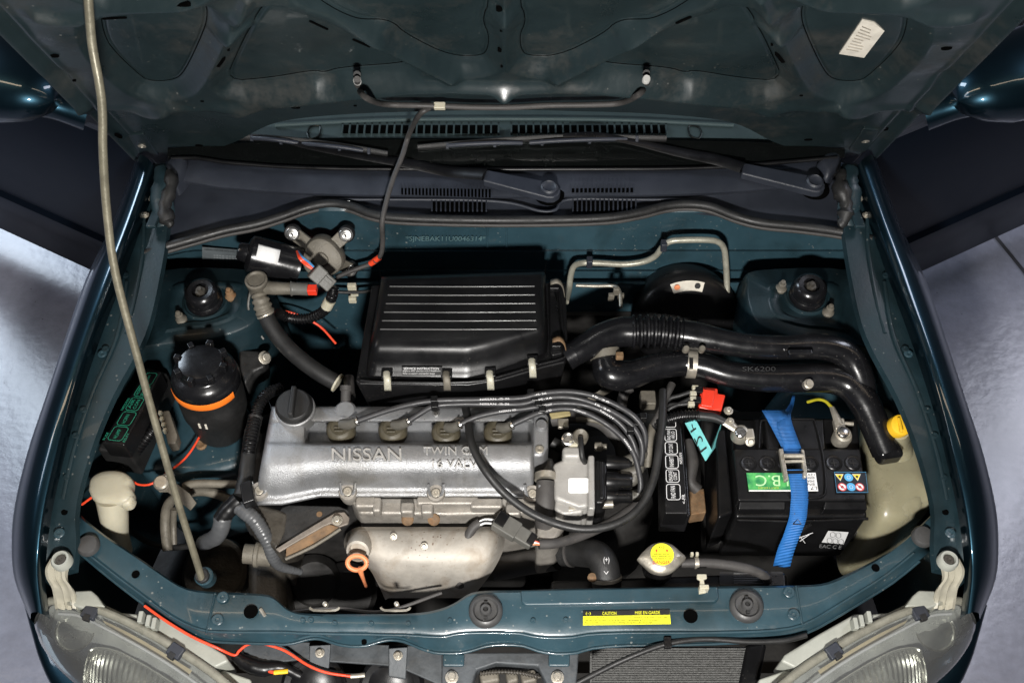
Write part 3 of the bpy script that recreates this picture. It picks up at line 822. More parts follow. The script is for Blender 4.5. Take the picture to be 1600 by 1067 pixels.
NU, NV = 600, 380
hbx = np.linspace(0, 1, NU)
cum = [0]
for i in range(1, len(HB)): cum.append(cum[-1] + math.dist(HB[i], HB[i - 1]))
hbs = cr([V((a, b, 0)) for a, b in HB], 6)
hc = [0]
for i in range(1, len(hbs)): hc.append(hc[-1] + (hbs[i] - hbs[i - 1]).length)
bu_ = np.interp(hbx * hc[-1], hc, [p.x for p in hbs]); bv_ = np.interp(hbx * hc[-1], hc, [p.y for p in hbs])
tu_ = T0[0] + (T1[0] - T0[0]) * (bu_ - b0[0]) / (b1[0] - b0[0]); tv_ = np.full(NU, ext)
tt = np.linspace(0, 1, NV)[:, None]
Ug = bu_ + (tu_ - bu_) * tt; Vg = bv_ + (tv_ - bv_) * tt
PP = np.stack([Ug.ravel(), Vg.ravel()], 1)
Hh = hood_h(PP)
W = np.array(HP)[None] * np.array([0, 1, 1]) + PP[:, :1] * np.array([[1, 0, 0]]) + PP[:, 1:] * np.array(HD)[None] + Hh[:, None] * np.array(HN)[None] - np.array(HP)[None]
idx = np.arange(NU * NV).reshape(NV, NU)
Q = np.stack([idx[:-1, :-1], idx[:-1, 1:], idx[1:, 1:], idx[1:, :-1]], -1).reshape(-1, 4)
me = bpy.data.meshes.new('inner_panel')
me.from_pydata(W.tolist(), [], Q.tolist())
me.polygons.foreach_set('use_smooth', [True] * len(me.polygons))
hin = link('inner_panel', me, m_hood, hood)
for k_ in (0, 1, 2, 4, 5, 6):
    loop_ = [V((a, b, 0)) for a, b in PUV[k_]]
    hv = hood_h(np.array(PUV[k_]))
    pts_ = [HP + V((a.x, 0, 0)) + HD * a.y + HN * (h_ + .0012) for a, h_ in zip(loop_, hv) if a.y < .98]
    tube('panel_gap', pts_, .0006, m_hole, hin, n=5, sub=1)
W2 = np.array(HP)[None] * np.array([0, 1, 1]) + PP[:, :1] * np.array([[1, 0, 0]]) + PP[:, 1:] * np.array(HD)[None] - .05 * np.array(HN)[None]
W2 = W2.reshape(NV, NU, 3)[::38, ::20]
sheet('outer_skin', [[V(p) for p in r] for r in W2], m_paint, hood)
for (x, y, ln, ang, wd) in ((179, 28, 38, 3, 5), (279, 10, 36, 9, 6), (345, 97, 17, 55, 7), (498, 39, 32, -25, 4.5), (565, 67, 30, -24, 5), (640, 100, 28, -24, 5), (185, 213, 11, -28, 7),
                            (1290, 2, 40, -6, 5), (1383, 17, 38, -6, 6), (1219, 90, 19, -50, 8), (1068, 31, 26, 24, 5), (997, 63, 30, 24, 5), (927, 97, 28, 24, 5), (1387, 201, 12, 25, 8)):
    a = R(ang); dx, dy = math.cos(a) * ln / 2, -math.sin(a) * ln / 2
    p0, p1 = hpt(x - dx, y - dy), hpt(x + dx, y + dy)
    t = (p1 - p0).normalized(); s = t.cross(HN) * (wd / 2 * 1.5 / 1600)
    pts = rrect(p0 - s, p1 - s, p0 + s, .45, 4)
    prism('slot', [p + HN * .0016 for p in pts], -HN * .004, m_hole, hin, bevel=0)
for (x, y, rw, rh) in ((84, 87, 8, 5), (1479, 75, 8, 6), (462, 168, 8, 3.5), (786, 156, 7.5, 4.5), (1109, 163, 8, 3.5), (311, 227, 7.5, 4), (1263, 218, 8, 4.5), (780, 15, 4.5, 4.5), (782, 78, 4.5, 5.5), (316, 158, 3, 2), (1252, 149, 3, 2), (116, 126, 3, 2), (112, 36, 3, 2), (357, 78, 2, 2), (1206, 70, 2, 2), (1448, 24, 3, 2), (555, 165, 3, 2), (783, 48, 2, 1.6), (784, 104, 2, 1.6), (608, 85, 2, 1.6), (958, 83, 2, 1.6)):
    c = hpt(x, y)
    pts = [c + V((1, 0, 0)) * (rw * 1.6 / 1600 * math.cos(t)) + HD * (rh * 1.8 / 1600 * math.sin(t)) + HN * .0016 for t in np.linspace(0, 2 * math.pi, 18)[:-1]]
    prism('hole', pts, -HN * .004, m_hole, hin, bevel=0)
st = quad('paper_label', [hpt(1347, 30), hpt(1366, 34), hpt(1382, 47), hpt(1350, 89), hpt(1311, 83)], m_paper, hood, lift=.002)
for k in range(9):
    a0, a1 = .10 + .09 * k, .12 + .09 * k
    A, B_ = lambda t: hpt(1347, 32).lerp(hpt(1313, 82), t), lambda t: hpt(1378, 46).lerp(hpt(1349, 87), t)
    w0, w1 = .12, random.uniform(.5, .9)
    quad('printed_line', [A(a0).lerp(B_(a0), w0), A(a0).lerp(B_(a0), w1), A(a1).lerp(B_(a1), w1), A(a1).lerp(B_(a1), w0)], M('faded_ink', (.36, .33, .28), .7), st, lift=.0032)
# corner plates where the hinges bolt on
for (x, y) in ((222, 226), (1352, 218)):
    p = hpt(x, y)
    pts = [hpt(x + a, y + b, .004) for a, b in ((-22, -14), (2, -16), (26, 18), (8, 26), (-6, 14))]
    if x > 800: pts = [hpt(x - a, y + b, .004) for a, b in ((-22, -14), (2, -16), (26, 18), (8, 26), (-6, 14))]
    hp_ = prism('hinge_mount', pts, -HN * .006, m_hood, hood, bevel=.002)
    bolt(p + HN * .003, .008, hp_, zbolt_me, HN)

# washer hose clipped to the hood
wh = thing('washer_hose', 'thin grey rubber washer hose hanging across the hood edge', 'hose', tuple(hpt(786, 165)))
tube('cross_hose', [hpt(558, 124, .004), hpt(560, 138, .016), hpt(572, 153, .022), hpt(600, 163, .022), hpt(650, 165, .022), hpt(690, 166, .022), hpt(740, 168, .022), hpt(800, 168, .022), hpt(860, 165, .022), hpt(930, 164, .022), hpt(970, 161, .022), hpt(998, 148, .02), hpt(1009, 134, .014), hpt(1011, 122, .004)], .0052, m_rubd, wh, n=10)
tube('drop_hose', [hpt(672, 168, .022), hpt(655, 180, .03), U(640, 208, .985), U(628, 245, .955), U(614, 280, .935), U(603, 318, .915), U(597, 350, .89), Uy(598, 380, .705), Uy(594, 400, .70), Uy(582, 411, .70), Uy(555, 421, .69), Uy(525, 433, .67)], .0050, m_rubd, wh, n=10)
for (x, y) in ((558, 126), (1010, 124)):
    lathe('white_grommet', [(.0065, -.006), (.0065, .002), (.0055, .004), (0, .004)], hpt(x, y, .014), HD, m_grom, wh, n=16)
    tube('nozzle_elbow', [hpt(x, y - 2, .012), hpt(x, y - 6, .006), hpt(x, y - 9, -.002)], .006, m_rub, wh, n=10, sub=3)
box('tee_piece', hpt(687, 166, .022), (.010, 0, 0), HD * .006, HN * .006, m_cream, wh, bevel=.002)
for (x, y) in ((582, 410), (590, 404)):
    tube('red_tape', [Uy(x - 3, y + 2, .70), Uy(x + 3, y - 2, .70)], .0062, m_wire, wh, n=10, sub=1)

# prop rod
rod = thing('hood_prop_rod', 'long dusty beige prop rod standing on the front panel, holding the hood up', 'prop rod', tuple(U(316, 903, ZT)))
A = U(316, 903, ZT + .01)
def onrod(px, py, t):   # depth runs from the pivot to the hood edge
    d = lerp((A - CAM).dot(Fv), 1.30, t)
    return CAM + ray(px, py) * d
RP = [((316, 906), 0), ((307, 876), .03), ((280, 790), .13), ((246, 672), .26), ((212, 548), .40), ((180, 425), .54), ((167, 330), .64), ((161, 240), .74), ((160, 175), .81), ((155, 130), .86), ((144, 70), .92), ((138, 0), 1.0), ((134, -60), 1.06)]
tube('bar', [onrod(*p, t) for p, t in RP], .0060, m_rod, rod, n=14, sub=6)
pv = U(319, 900, ZT + .002)
lathe('pivot_tab', [(.016, -.02), (.016, .002), (.014, .004), (.010, .004), (.009, .002), (0, .002)], pv, (0, -.15, 1), m_bay, rod, n=24)
lathe('grommet', [(.012, 0), (.012, .008), (.010, .010), (.007, .010)], pv + V((-.001, -.002, .003)), (0, -.1, 1), m_rub, rod, n=20)

# ================================================================== windscreen and dashboard
WP = U(788, 264, .905); WN = V((0, -math.sin(R(33)), math.cos(R(33))))
def wpt(px, py, lift=0): return Up(px, py, WP + WN * lift, WN)
ws = thing('windscreen', 'sloping windscreen glass with a black band along its foot', 'windscreen', tuple(WP))
band_t = lambda px: interp(px, [(260, 232), (400, 222), (540, 219), (788, 217), (1040, 219), (1180, 222), (1320, 232)])
band_b = lambda px: interp(px, [(260, 247), (310, 246), (340, 252), (440, 260), (540, 263), (788, 264), (1040, 263), (1136, 260), (1236, 252), (1320, 244)])
sheet('black_band', [[wpt(px, band_b(px) + 3, -.004), wpt(px, band_t(px), -.001)] for px in range(262, 1321, 23)], m_frit, ws)
WU = V((0, math.cos(R(33)), math.sin(R(33))))
g0 = [wpt(px, band_b(px) + 1, .002) for px in range(262, 1321, 46)]
sheet('glass_pane', [g0, [p + WU * .45 for p in g0]], m_glass, ws)
tube('glass_trim', [wpt(px, band_b(px) + 1, .004) for px in range(268, 1321, 40)], .004, m_blk, ws, n=8, sub=2)
dz = .925
dash = thing('dashboard', 'teal-grey dashboard top with defroster vents seen behind the windscreen', 'dashboard', tuple(U(788, 200, dz)))
mk('top_pad', [U(300, 215.5, dz), U(1276, 215.5, dz), U(1276, 120, dz + .0), U(300, 120, dz + .0)], [(0, 1, 2, 3)], m_dash, dash, smooth=False, solid=.02)
tube('pad_ridge', [U(430, 196, dz + .003), U(600, 188, dz + .003), U(788, 186, dz + .003), U(976, 188, dz + .003), U(1146, 196, dz + .003)], .005, m_dash, dash, n=8, sub=4)
for (xa, xb) in ((535, 779), (799, 1041)):
    v0 = quad('defroster_vent', [U(xa, 209, dz), U(xb, 209, dz), U(xb, 197, dz), U(xa, 197, dz)], m_hole, dash, lift=.002)
    n = 21
    for k in range(n + 1):
        x = lerp(xa, xb, k / n)
        box('fin', U(x, 203, dz + .004), (.0016, 0, 0), (0, .012, 0), (0, 0, .004), m_dash, v0, bevel=0)
for sx in (1, -1):
    lp = [(480, 208), (484, 200), (492, 197), (500, 198), (500, 207), (496, 214), (484, 217)]
    lp = [(x if sx > 0 else MIR - x, y) for x, y in lp]
    tube('sensor_cover_edge', [U(x, y, dz + .002) for x, y in lp + [lp[0]]], .0018, m_blk, dash, n=6, sub=3)

# ================================================================== cowl
cowl = thing('windscreen_cowl', 'black plastic cowl panel with air grilles below the windscreen', 'cowl', tuple(U(788, 300, .88)))
CX = [262, 285, 310, 340, 380, 440, 540, 620, 700, 788]
CX = CX + [MIR - x for x in CX[-2::-1]]
fold = lambda px: interp(min(px, MIR - px), [(262, 276), (285, 284), (340, 294), (440, 302), (540, 306), (788, 309)])
tabs = []
for px in CX:
    t, f, s = band_b(px), fold(px), fw_top(px) - 8
    f = min(f, s - 10)
    a = U(px, t + 1, .900); b = U(px, lerp(t, f, .5), .906); c = U(px, f - 2, .897); c2 = U(px, f, .893)
    d = U(px, f + 2, .872); e = U(px, lerp(f, s, .6), .868); g = U(px, s, .872); h = U(px, s + 10, .868)
    tabs.append([a, b, c, c2, d, e, g, h])
sheet('panel', [[tabs[i][j] for i in range(len(CX))] for j in range(8)], m_cowl, cowl, su=3, sharp=45)
def grille(xa, xb, ya, yb, z, n, sl=0):
    g = quad('grille', [U(xa, yb, z), U(xb, yb + sl, z), U(xb, ya + sl, z), U(xa, ya, z)], m_hole, cowl, lift=.0025)
    bars = []
    vs_, fs = [], []
    for k in range(n + 1):
        x = lerp(xa, xb, k / n); yy = sl * k / n
        p0, p1 = U(x, yb + yy + 1, z), U(x, ya + yy - 1, z)
        for p in (p0, p1):
            for (dx, dz_) in ((-.0014, .001), (.0014, .001), (.0014, .006), (-.0014, .006)):
                vs_.append(p + V((dx, 0, dz_)))
        b = 8 * k
        fs += [(b, b + 1, b + 2, b + 3), (b + 4, b + 7, b + 6, b + 5), (b, b + 4, b + 5, b + 1), (b + 1, b + 5, b + 6, b + 2), (b + 2, b + 6, b + 7, b + 3), (b + 3, b + 7, b + 4, b)]
    mk('grille_bars', vs_, fs, m_cowl, g, smooth=False)
grille(626, 768, 288, 304, .8995, 26, 5); grille(892, 990, 284, 301, .8995, 15, 0)
grille(675, 760, 317, 331, .876, 12, 0); grille(895, 993, 315, 331, .876, 14, 0)
tube('panel_lip', [U(x, y, .879) for x, y in ((530, 312), (620, 312), (740, 313), (800, 318), (845, 330), (868, 328), (888, 312), (990, 312), (1060, 312))], .0035, m_cowl, cowl, n=8, sub=5)
for (px, py) in ((1297, 256), (279, 262)):
    pillow('end_cover', [U(px + a, py + b, .905) for a, b in ((-22, 4), (-10, -12), (12, -15), (14, 2), (4, 18), (-8, 26))], [(1.05, -.03), (1.0, 0), (.9, .010), (.6, .016)], m_cowl, cowl)
sl = thing('cowl_seal', 'long black rubber seal along the top of the firewall', 'seal', tuple(U(788, 346, .88)))
SP = [(222, 398), (258, 386), (300, 374), (350, 360), (400, 350), (440, 338), (480, 324), (515, 318), (548, 322), (580, 334), (620, 340), (700, 343), (788, 344), (880, 343), (950, 340), (1000, 332), (1040, 322), (1075, 319), (1110, 323), (1150, 338), (1190, 348), (1250, 354), (1310, 362), (1362, 374)]
tube('bulb', [U(x, y, .884) for x, y in SP], .0085, m_rub, sl, n=12, sub=5)
tube('lip', [U(x, y + 8, .874) for x, y in SP[1:]], .0045, m_rubd, sl, n=8, sub=5)

# wipers
def wiper(label, pivot, elbow, arm, blade, z0):
    w = thing('wiper', label, 'wiper', tuple(U(*pivot, z0)), 'windscreen wipers')
    p, e = U(*pivot, z0 + .026), U(*elbow, z0 + .032)
    lathe('pivot_recess', [(.030, .0005), (.026, .002), (.018, .003)], U(pivot[0], pivot[1] + 8, z0 + .006), (0, 0, 1), m_hole, w, n=28)
    t = (e - p).normalized(); s = V((0, 0, 1)).cross(t)
    prism('arm_head', [p + s * .021 - t * .002, p - t * .014 + s * .017, p - t * .022 + s * .006, p - t * .022 - s * .006, p - t * .014 - s * .017, p - s * .021 - t * .002, e - s * .015, e + s * .015], .018, m_cowl, w, bevel=.004, seg=3)
    lathe('pivot_cap', [(.0165, -.01), (.0165, .006), (.013, .009), (.010, .0065), (0, .0065)], p + V((0, 0, .002)), (0, -.1, 1), m_cowl, w, n=28)
    pts = [e + V((0, 0, .0))] + [wpt(x, y, l) for x, y, l in arm]
    T, A_, B2 = frames(pts)
    tube('arm', pts, [.016, .015, .013, .009, .008, .006], m_blk, w, n=8, sub=4, flat=.4)
    b = [wpt(x, y, l) for x, y, l in blade]
    tube('blade', b, .0055, m_blkm, w, n=8, sub=4, flat=1.4)
    for k in (1, 2):
        q0 = b[0].lerp(b[-1], .12 + .33 * (k - 1)); q1 = b[0].lerp(b[-1], .42 + .42 * (k - 1))
        tube('blade_bow', [q0 + WN * .007, q0.lerp(q1, .3) + WN * .016, q0.lerp(q1, .7) + WN * .016, q1 + WN * .007], .0042, m_cowl, w, n=8, sub=3)
    for k in range(5):
        q = b[0].lerp(b[-1], .12 + .19 * k)
        box('blade_claw', q + WN * .006, (.003, 0, 0), WU * .006, WN * .004, m_cowl, w, bevel=.001)
wiper('wiper with its pivot at the middle of the cowl, blade reaching left', (858, 296), (757, 273), ((700, 268, .008), (640, 256, .010), (560, 244, .016), (470, 226, .020), (442, 216, .016)), ((366, 214, .012), (430, 217, .012), (520, 227, .012), (606, 241, .012)), .893)
wiper('wiper pivoting beside the right hinge, blade across the middle', (1272, 287), (1160, 262), ((1120, 250, .010), (1060, 238, .012), (990, 222, .018), (930, 211, .024), (880, 212, .02)), ((653, 231, .012), (760, 222, .012), (880, 215, .012), (1041, 217, .012)), .893)

# ================================================================== doors with mirrors
def door(mm, label, mlabel):
    h0 = V((-.76, .93, 0)); dr = V((-.89, .456, 0)).normalized(); nr_ = V((-dr.y, dr.x, 0)); nr_ = nr_ if nr_.y < 0 else -nr_
    d = thing('open_door', label, 'car door', tuple(mm(h0)), 'open front doors')
    prof = [(.17, -.06), (.20, -.005), (.33, .004), (.345, .012), (.42, .014), (.435, .004), (.60, .012), (.72, .012), (.84, .0), (.90, -.02), (.915, -.05)]
    rows_ = [[mm(h0 + dr * t + nr_ * o + V((0, 0, z))) for z, o in prof] for t in (0, .1, .25, .5, .75, 1.0, 1.1)]
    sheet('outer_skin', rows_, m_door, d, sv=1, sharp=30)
    mk('inner_trim', [mm(h0 + dr * a - nr_ * .09 + V((0, 0, z))) for a, z in ((0, .17), (1.1, .17), (1.1, .9), (0, .9))], [(0, 1, 2, 3)], m_blkm, d, smooth=False)
    mk('front_edge', [mm(h0 + dr * .0 + nr_ * a + V((0, 0, z))) for a, z in ((-.09, .17), (-.06, .17), (0, .3), (.01, .7), (-.05, .915), (-.09, .9))], [(0, 1, 2, 3, 4, 5)], m_paint, d, smooth=False)
    mk('sill_top', [mm(h0 + dr * t + nr_ * o + V((0, 0, .908))) for t, o in ((0, -.09), (1.1, -.09), (1.1, -.045), (0, -.045))], [(0, 1, 2, 3)], m_blkm, d, smooth=False)
    q = [h0 + dr * .02 + nr_ * .016 + V((0, 0, .905)), h0 + dr * 1.1 + nr_ * .016 + V((0, 0, .905))]
    prism('belt_moulding', [mm(p) for p in (q[0], q[1], q[1] - nr_ * .05 + V((0, 0, .012)), q[0] - nr_ * .05 + V((0, 0, .012)))], .022, m_cowl, d, bevel=.003)
    # mirror body grows from the front corner of the belt line
    c = h0 + dr * .30 + nr_ * .07 + V((0, 0, 1.005))
    o = lathe('mirror_shell', [(0, -.185), (.030, -.175), (.055, -.14), (.075, -.09), (.085, -.03), (.088, .03), (.086, .09), (.078, .14), (.060, .175), (.03, .195), (0, .20)], mm(c), mm(dr + V((2 * X0, 0, 0))) if False else (dr if mm(V((0, 0, 0))).x == 0 else V((-dr.x, dr.y, 0))), m_paint, d, n=32, sharp=70, wob=lambda t, hh: 1 + .12 * math.cos(2 * t))
    tube('mirror_foot', [mm(h0 + dr * .12 + nr_ * .01 + V((0, 0, .92))), mm(h0 + dr * .17 + nr_ * .04 + V((0, 0, .95))), mm(c - dr * .08 - V((0, 0, .02)))], [.035, .03, .045], m_paint, d, n=14, sub=4)
door(lambda p: V(p), 'open dark blue door behind the left fender, its mirror at the top', '')
door(MX, 'open dark blue door behind the right fender, its mirror at the top', '')

# ================================================================== headlights
def headlight(mm, label):
    L = thing('headlight', label, 'headlight', tuple(mm(U(200, 1010, .62))), 'headlights at the front corners')
    # lens: top edge, crown, lower edge (world rows)
    top = [(62, 952, .675), (80, 939, .685), (125, 944, .69), (180, 963, .69), (240, 993, .688), (285, 1020, .685), (330, 1050, .68), (370, 1082, .672)]
    mid = [(54, 968, .65), (66, 972, .665), (105, 985, .668), (160, 1008, .668), (215, 1035, .665), (262, 1060, .66), (300, 1085, .655), (330, 1105, .65)]
    low = [(56, 985, .60), (66, 1008, .60), (92, 1040, .60), (135, 1075, .60), (190, 1105, .60), (235, 1125, .60), (270, 1145, .60), (300, 1160, .60)]
    low2 = [(60, 985, .54), (72, 1012, .54), (98, 1046, .54), (140, 1080, .54), (190, 1108, .54), (235, 1128, .54), (270, 1148, .54), (300, 1160, .54)]
    rows_ = [[mm(U(*p)) for p in r] for r in (top, mid, low, low2)]
    cols_ = []
    dense = [cr(r, 16) for r in rows_]
    nrm_ = V((0, -.45, .89))
    dense = [[p + nrm_ * (.0011 if j % 2 else 0) * (1 if 8 < j < len(r) - 8 else 0) for j, p in enumerate(r)] for r in dense]
    sheet('lens', dense, m_lens, L, su=1, sv=6, sharp=70)
    rim = cr([mm(U(x, y - 1, z + .002)) for x, y, z in top], 3)
    tube('lens_rim', rim, .0075, M('aged_clear_edge', (.20, .195, .16), .30, 0, .25, 40), L, n=8, sub=1)
    # reflector shell, amber side strip and lamp bowl behind the lens
    mr_ = M('reflector_silver', (.52, .525, .52), .28, .45, .04, 25, .04)
    b0_ = cr([mm(U(x + 6, y + 6, z - .030)) for x, y, z in top], 8)
    b1_ = cr([mm(U(x + 10, y + 12, z - .085)) for x, y, z in mid], 8)
    b2_ = cr([mm(U(x + 6, y - 8, .50)) for x, y, z in low], 8)
    b0_, b1_, b2_ = [[p + V((0, -.003 if (i_ // 3) % 2 else .0, 0)) for i_, p in enumerate(r_)] for r_ in (b0_, b1_, b2_)]
    sheet('reflector', [b0_, b1_, b2_], mr_, L, su=1, sv=6, sharp=25)
    a0 = [mm(U(x, y, z)) for x, y, z in ((160, 968, .668), (205, 990, .668), (252, 1017, .665), (300, 1047, .660))]
    a1 = [mm(U(x, y, z)) for x, y, z in ((166, 977, .660), (205, 1000, .660), (248, 1027, .657), (294, 1056, .651))]
    sheet('amber_strip', [a0, a1], m_amber, L, su=6)
    rr_ = []
    for dx_, dy_, z_ in ((0, 0, .612), (-4, 12, .600), (-8, 30, .592), (-10, 56, .585)):
        q_ = cr([mm(U(x + dx_, y + dy_, z_)) for x, y in ((140, 1016), (152, 1011), (182, 1016), (222, 1036), (264, 1062), (300, 1088))], 10)
        rr_.append([p + V((0, -.0016 if i_ % 2 else 0, .0008 if i_ % 2 else 0)) for i_, p in enumerate(q_)])
    bwl = sheet('main_reflector', rr_, m_refl, L, su=1, sv=4, sharp=20)
    tube('reflector_edge', [r_[0] for r_ in rr_[::-1]] + rr_[0][1::4], .0022, m_refl, bwl, n=6, sub=2)
    rg = [(92, 958, .668), (125, 962, .670), (170, 984, .670), (215, 1008, .668), (262, 1036, .664), (300, 1062, .658), (330, 1084, .652)]
    tube('lens_ridge_highlight', [mm(U(x, y, z + .004)) for x, y, z in rg], .0028, M('ridge_highlight', (.42, .42, .45), .2, 0, .08), L, n=8, sub=5)  # pale tube paints the highlight along the ridge of the lens
    prism('arm_base', [mm(U(x, y, .700)) for x, y in ((106, 930), (116, 922), (142, 921), (152, 930), (164, 947), (130, 950), (108, 944))], .04, m_hou, L, bevel=.004)
    bc2 = mm(U(118, 985, .612))
    lathe('side_bowl', [(.034, .0), (.036, .004), (.033, .003), (.026, -.010), (.014, -.020), (0, -.023)], bc2, (0, -.30, .95), m_refl, L, n=40)
    hs = [(122, 928), (165, 944), (190, 956), (216, 958), (243, 958), (268, 972), (300, 990), (352, 1022), (358, 1032), (335, 1043), (290, 1018), (240, 992), (180, 962), (125, 946)]
    ho = prism('housing', [mm(U(x, y, .682)) for x, y in hs], .07, m_hou, L, bevel=.005)
    prism('housing_step', [mm(U(x, y, .690)) for x, y in ((165, 952), (214, 966), (218, 980), (175, 962))], .012, m_dark, ho, bevel=.003)
    for (x, y) in ((222, 966), (234, 972), (243, 976)):
        box('adjuster_post', mm(U(x, y, .692)), (.004, 0, 0), (0, .010, 0), (0, 0, .012), m_hou, ho, bevel=.002)
    prism('inner_wing_tab', [mm(U(x, y, .655)) for x, y in ((330, 1042), (356, 1048), (392, 1060), (394, 1075), (340, 1075))], .03, m_hou, L, bevel=.004)
    for (x, y, ang) in ((141, 957, -16), (275, 1017, -30)):
        c = mm(U(x, y, .694)); a = R(ang) * (1 if c.x < 0 else -1)
        ex = V((math.cos(a), math.sin(a), 0)) * .013; ey = V((-math.sin(a), math.cos(a), 0)) * .011
        cl = box('lens_clip', c, ex, ey, V((0, 0, .006)), m_cowl, L, bevel=.0025)
        box('clip_tongue', c - ey * .9 + V((0, 0, .002)), ex * .45, ey * .5, V((0, 0, .005)), m_blkm, cl, bevel=.001)
    br = [(95, 874, .775), (88, 890, .765), (89, 905, .75), (98, 920, .73), (102, 938, .70), (104, 952, .69)]
    P = [mm(U(*p)) for p in br]
    rows_ = []
    wds = (.016, .017, .016, .017, .018, .018)
    for p, w in zip(P, wds):
        rows_.append([p + V((w * s, 0, h_)) for s, h_ in ((-1, -.008), (-1, .004), (-.7, .007), (-.45, -.001), (-.15, -.001), (0, .006), (.15, -.001), (.45, -.001), (.7, .007), (1, .004), (1, -.008))])
    sheet('mounting_arm', rows_, M('pale_arm_plastic', (.36, .34, .27), .5, 0, .12, 30, dirt=(.3, .26, .18), damt=.05), L, sv=4, sharp=40)
    e = mm(U(95, 874, .783))
    lathe('arm_eye', [(.0165, -.012), (.0165, .0), (.014, .004), (.0105, .004), (.0095, -.002), (0, -.002)], e, (0, 0, 1), m_hou, L, n=26)
    bolt(e + V((0, 0, -.001)), .0088, L, dbolt_me)
headlight(lambda p: V(p), 'clear glass headlight with red wire behind it, bottom left corner')
headlight(MX, 'clear glass headlight with black cable beside it, bottom right corner')
def bumper(mm):
    rows_ = []
    for (x, y) in ((34, 945), (46, 990), (58, 1030), (80, 1075), (120, 1120), (200, 1160)):
        p = U(x, y, .52)
        rows_.append([mm(p + V(q)) for q in ((.10, .03, .012), (.05, .015, .012), (.012, .004, .004), (0, 0, -.015), (-.004, -.002, -.08), (0, 0, -.25))])
    sheet('bumper_corner', rows_, m_paint, body, su=3, sv=4, sharp=70)
side(bumper)

# ================================================================== under the bay
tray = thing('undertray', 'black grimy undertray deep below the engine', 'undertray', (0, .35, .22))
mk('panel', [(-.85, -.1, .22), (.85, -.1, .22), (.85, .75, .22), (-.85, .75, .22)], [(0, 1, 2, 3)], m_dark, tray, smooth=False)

# ================================================================== engine
eng = thing('engine', 'silver four-cylinder engine with cast lettering on its cover', 'engine', tuple(U(630, 720, .40)))
ZV = .800
def vprof(px):
    """(py, z) down the cover at a picture column; k = depth of the plug trough"""
    k = float(sstep(np.array((px - 475) / 9.0))) * (1 - float(sstep(np.array((px - 826) / 7.0))))
    f = interp(px, [(400, 12), (440, 12), (470, 6), (500, 0), (833, 0)])   # the front edge swells at the left
    s = interp(px, [(400, 6), (450, 6), (500, 0), (833, 0)])
    t = .046 * k
    return [(640, .70), (637, .775), (635, .790), (637, .797), (641, .799), (650, .800), (655, .800), (657.5, .799), (659.5, .796 - t * .3), (661, .797 - t), (664, .798 - t), (678, .798 - t), (688, .798 - t), (690.5, .799 - t),
            (692.5, .801 - t * .4), (694.5, .803), (698, .804), (708 + s * .5, .8035), (717 + s, .802), (724 + s, .799), (732 + s, .793), (740 + s, .785), (748 + f, .773), (755 + f, .760), (760 + f, .752), (764 + f, .7475), (769 + f, .746), (774 + f, .745), (776 + f, .742), (777 + f, .722)]
cols = [401, 402.5, 406, 412, 420, 430, 440, 452, 465, 472, 475, 477, 479, 481, 483, 485, 490, 500] + list(range(515, 822, 14)) + [823, 825, 827, 829, 831, 832.5, 834]
rows = []
for px in cols:
    pr = vprof(px)
    e0 = max(0, 1 - (px - 401) / 14.0); e1 = max(0, 1 - (834 - px) / 7.0)
    dr_ = .016 * (1 - math.sqrt(max(0, 1 - e0 * e0))) + .010 * (1 - math.sqrt(max(0, 1 - e1 * e1)))
    r = []
    for (py, z) in pr:
        # the left end leans with the picture: its edge runs from (425,640) to (400,775)
        lean = 0 if px > 470 else (470 - px) / 70.0 * interp(py, [(635, 24), (680, 15), (745, 3), (790, 0)])
        r.append(U(px + lean, py, z - dr_))
    rows.append(r)
endl = [V((p.x + .002, p.y, .72)) for p in rows[0]]; endr = [V((p.x - .001, p.y, .72)) for p in rows[-1]]
vc = sheet('valve_cover', [endl] + rows + [endr], m_alu, eng, sharp=75)
text('lettering', 'NISSAN', U(519, 721.5, .8042), U(628, 721.5, .8042), U(519, 702, .8055), m_letter, vc, lift=0, raised=.0055)
text('lettering', 'TWIN CAM', U(662, 711, .8050), U(762, 711, .8050), U(662, 699.5, .8055), m_letter, vc, lift=0, raised=.0052)
text('lettering', '16 VALVE', U(676, 731, .7992), U(756, 731, .7992), U(676, 719.5, .8035), m_letter, vc, lift=0, raised=.0052)
# right end of the cover
pe = prism('cover_end', [U(x, y, .785) for x, y in ((832, 640), (852, 640), (857, 650), (857, 698), (848, 712), (832, 712))], .07, m_alu, eng, bevel=.007, seg=3)
lathe('boss', [(.011, -.05), (.011, .004), (.009, .007), (0, .007)], U(846, 665, .787), (0, 0, 1), m_alu, eng, n=20)
bolt(U(843, 702, .787), .008, eng, zbolt_me)
# bolt bosses along the front flange
for (x, y, z) in ((543, 768, .751), (681, 770, .751), (405, 766, .757), (832, 771, .751)):
    bs = lathe('bolt_boss', [(.017, -.035), (.0165, -.002), (.0145, .002), (.0095, .002), (.0085, -.001), (0, -.001)], U(x, y, z), (0, -.25, 1), m_alud, eng, n=24)
    bolt(U(x, y, z), .0078, bs, zbolt_me, (0, -.2, 1))
    for s in (-1, 1):
        tube('boss_rib', [U(x + s * 12, y - 14, z + .014), U(x + s * 10, y, z + .003), U(x + s * 5, y + 9, z - .006)], .0028, m_alu, bs, n=6, sub=3)
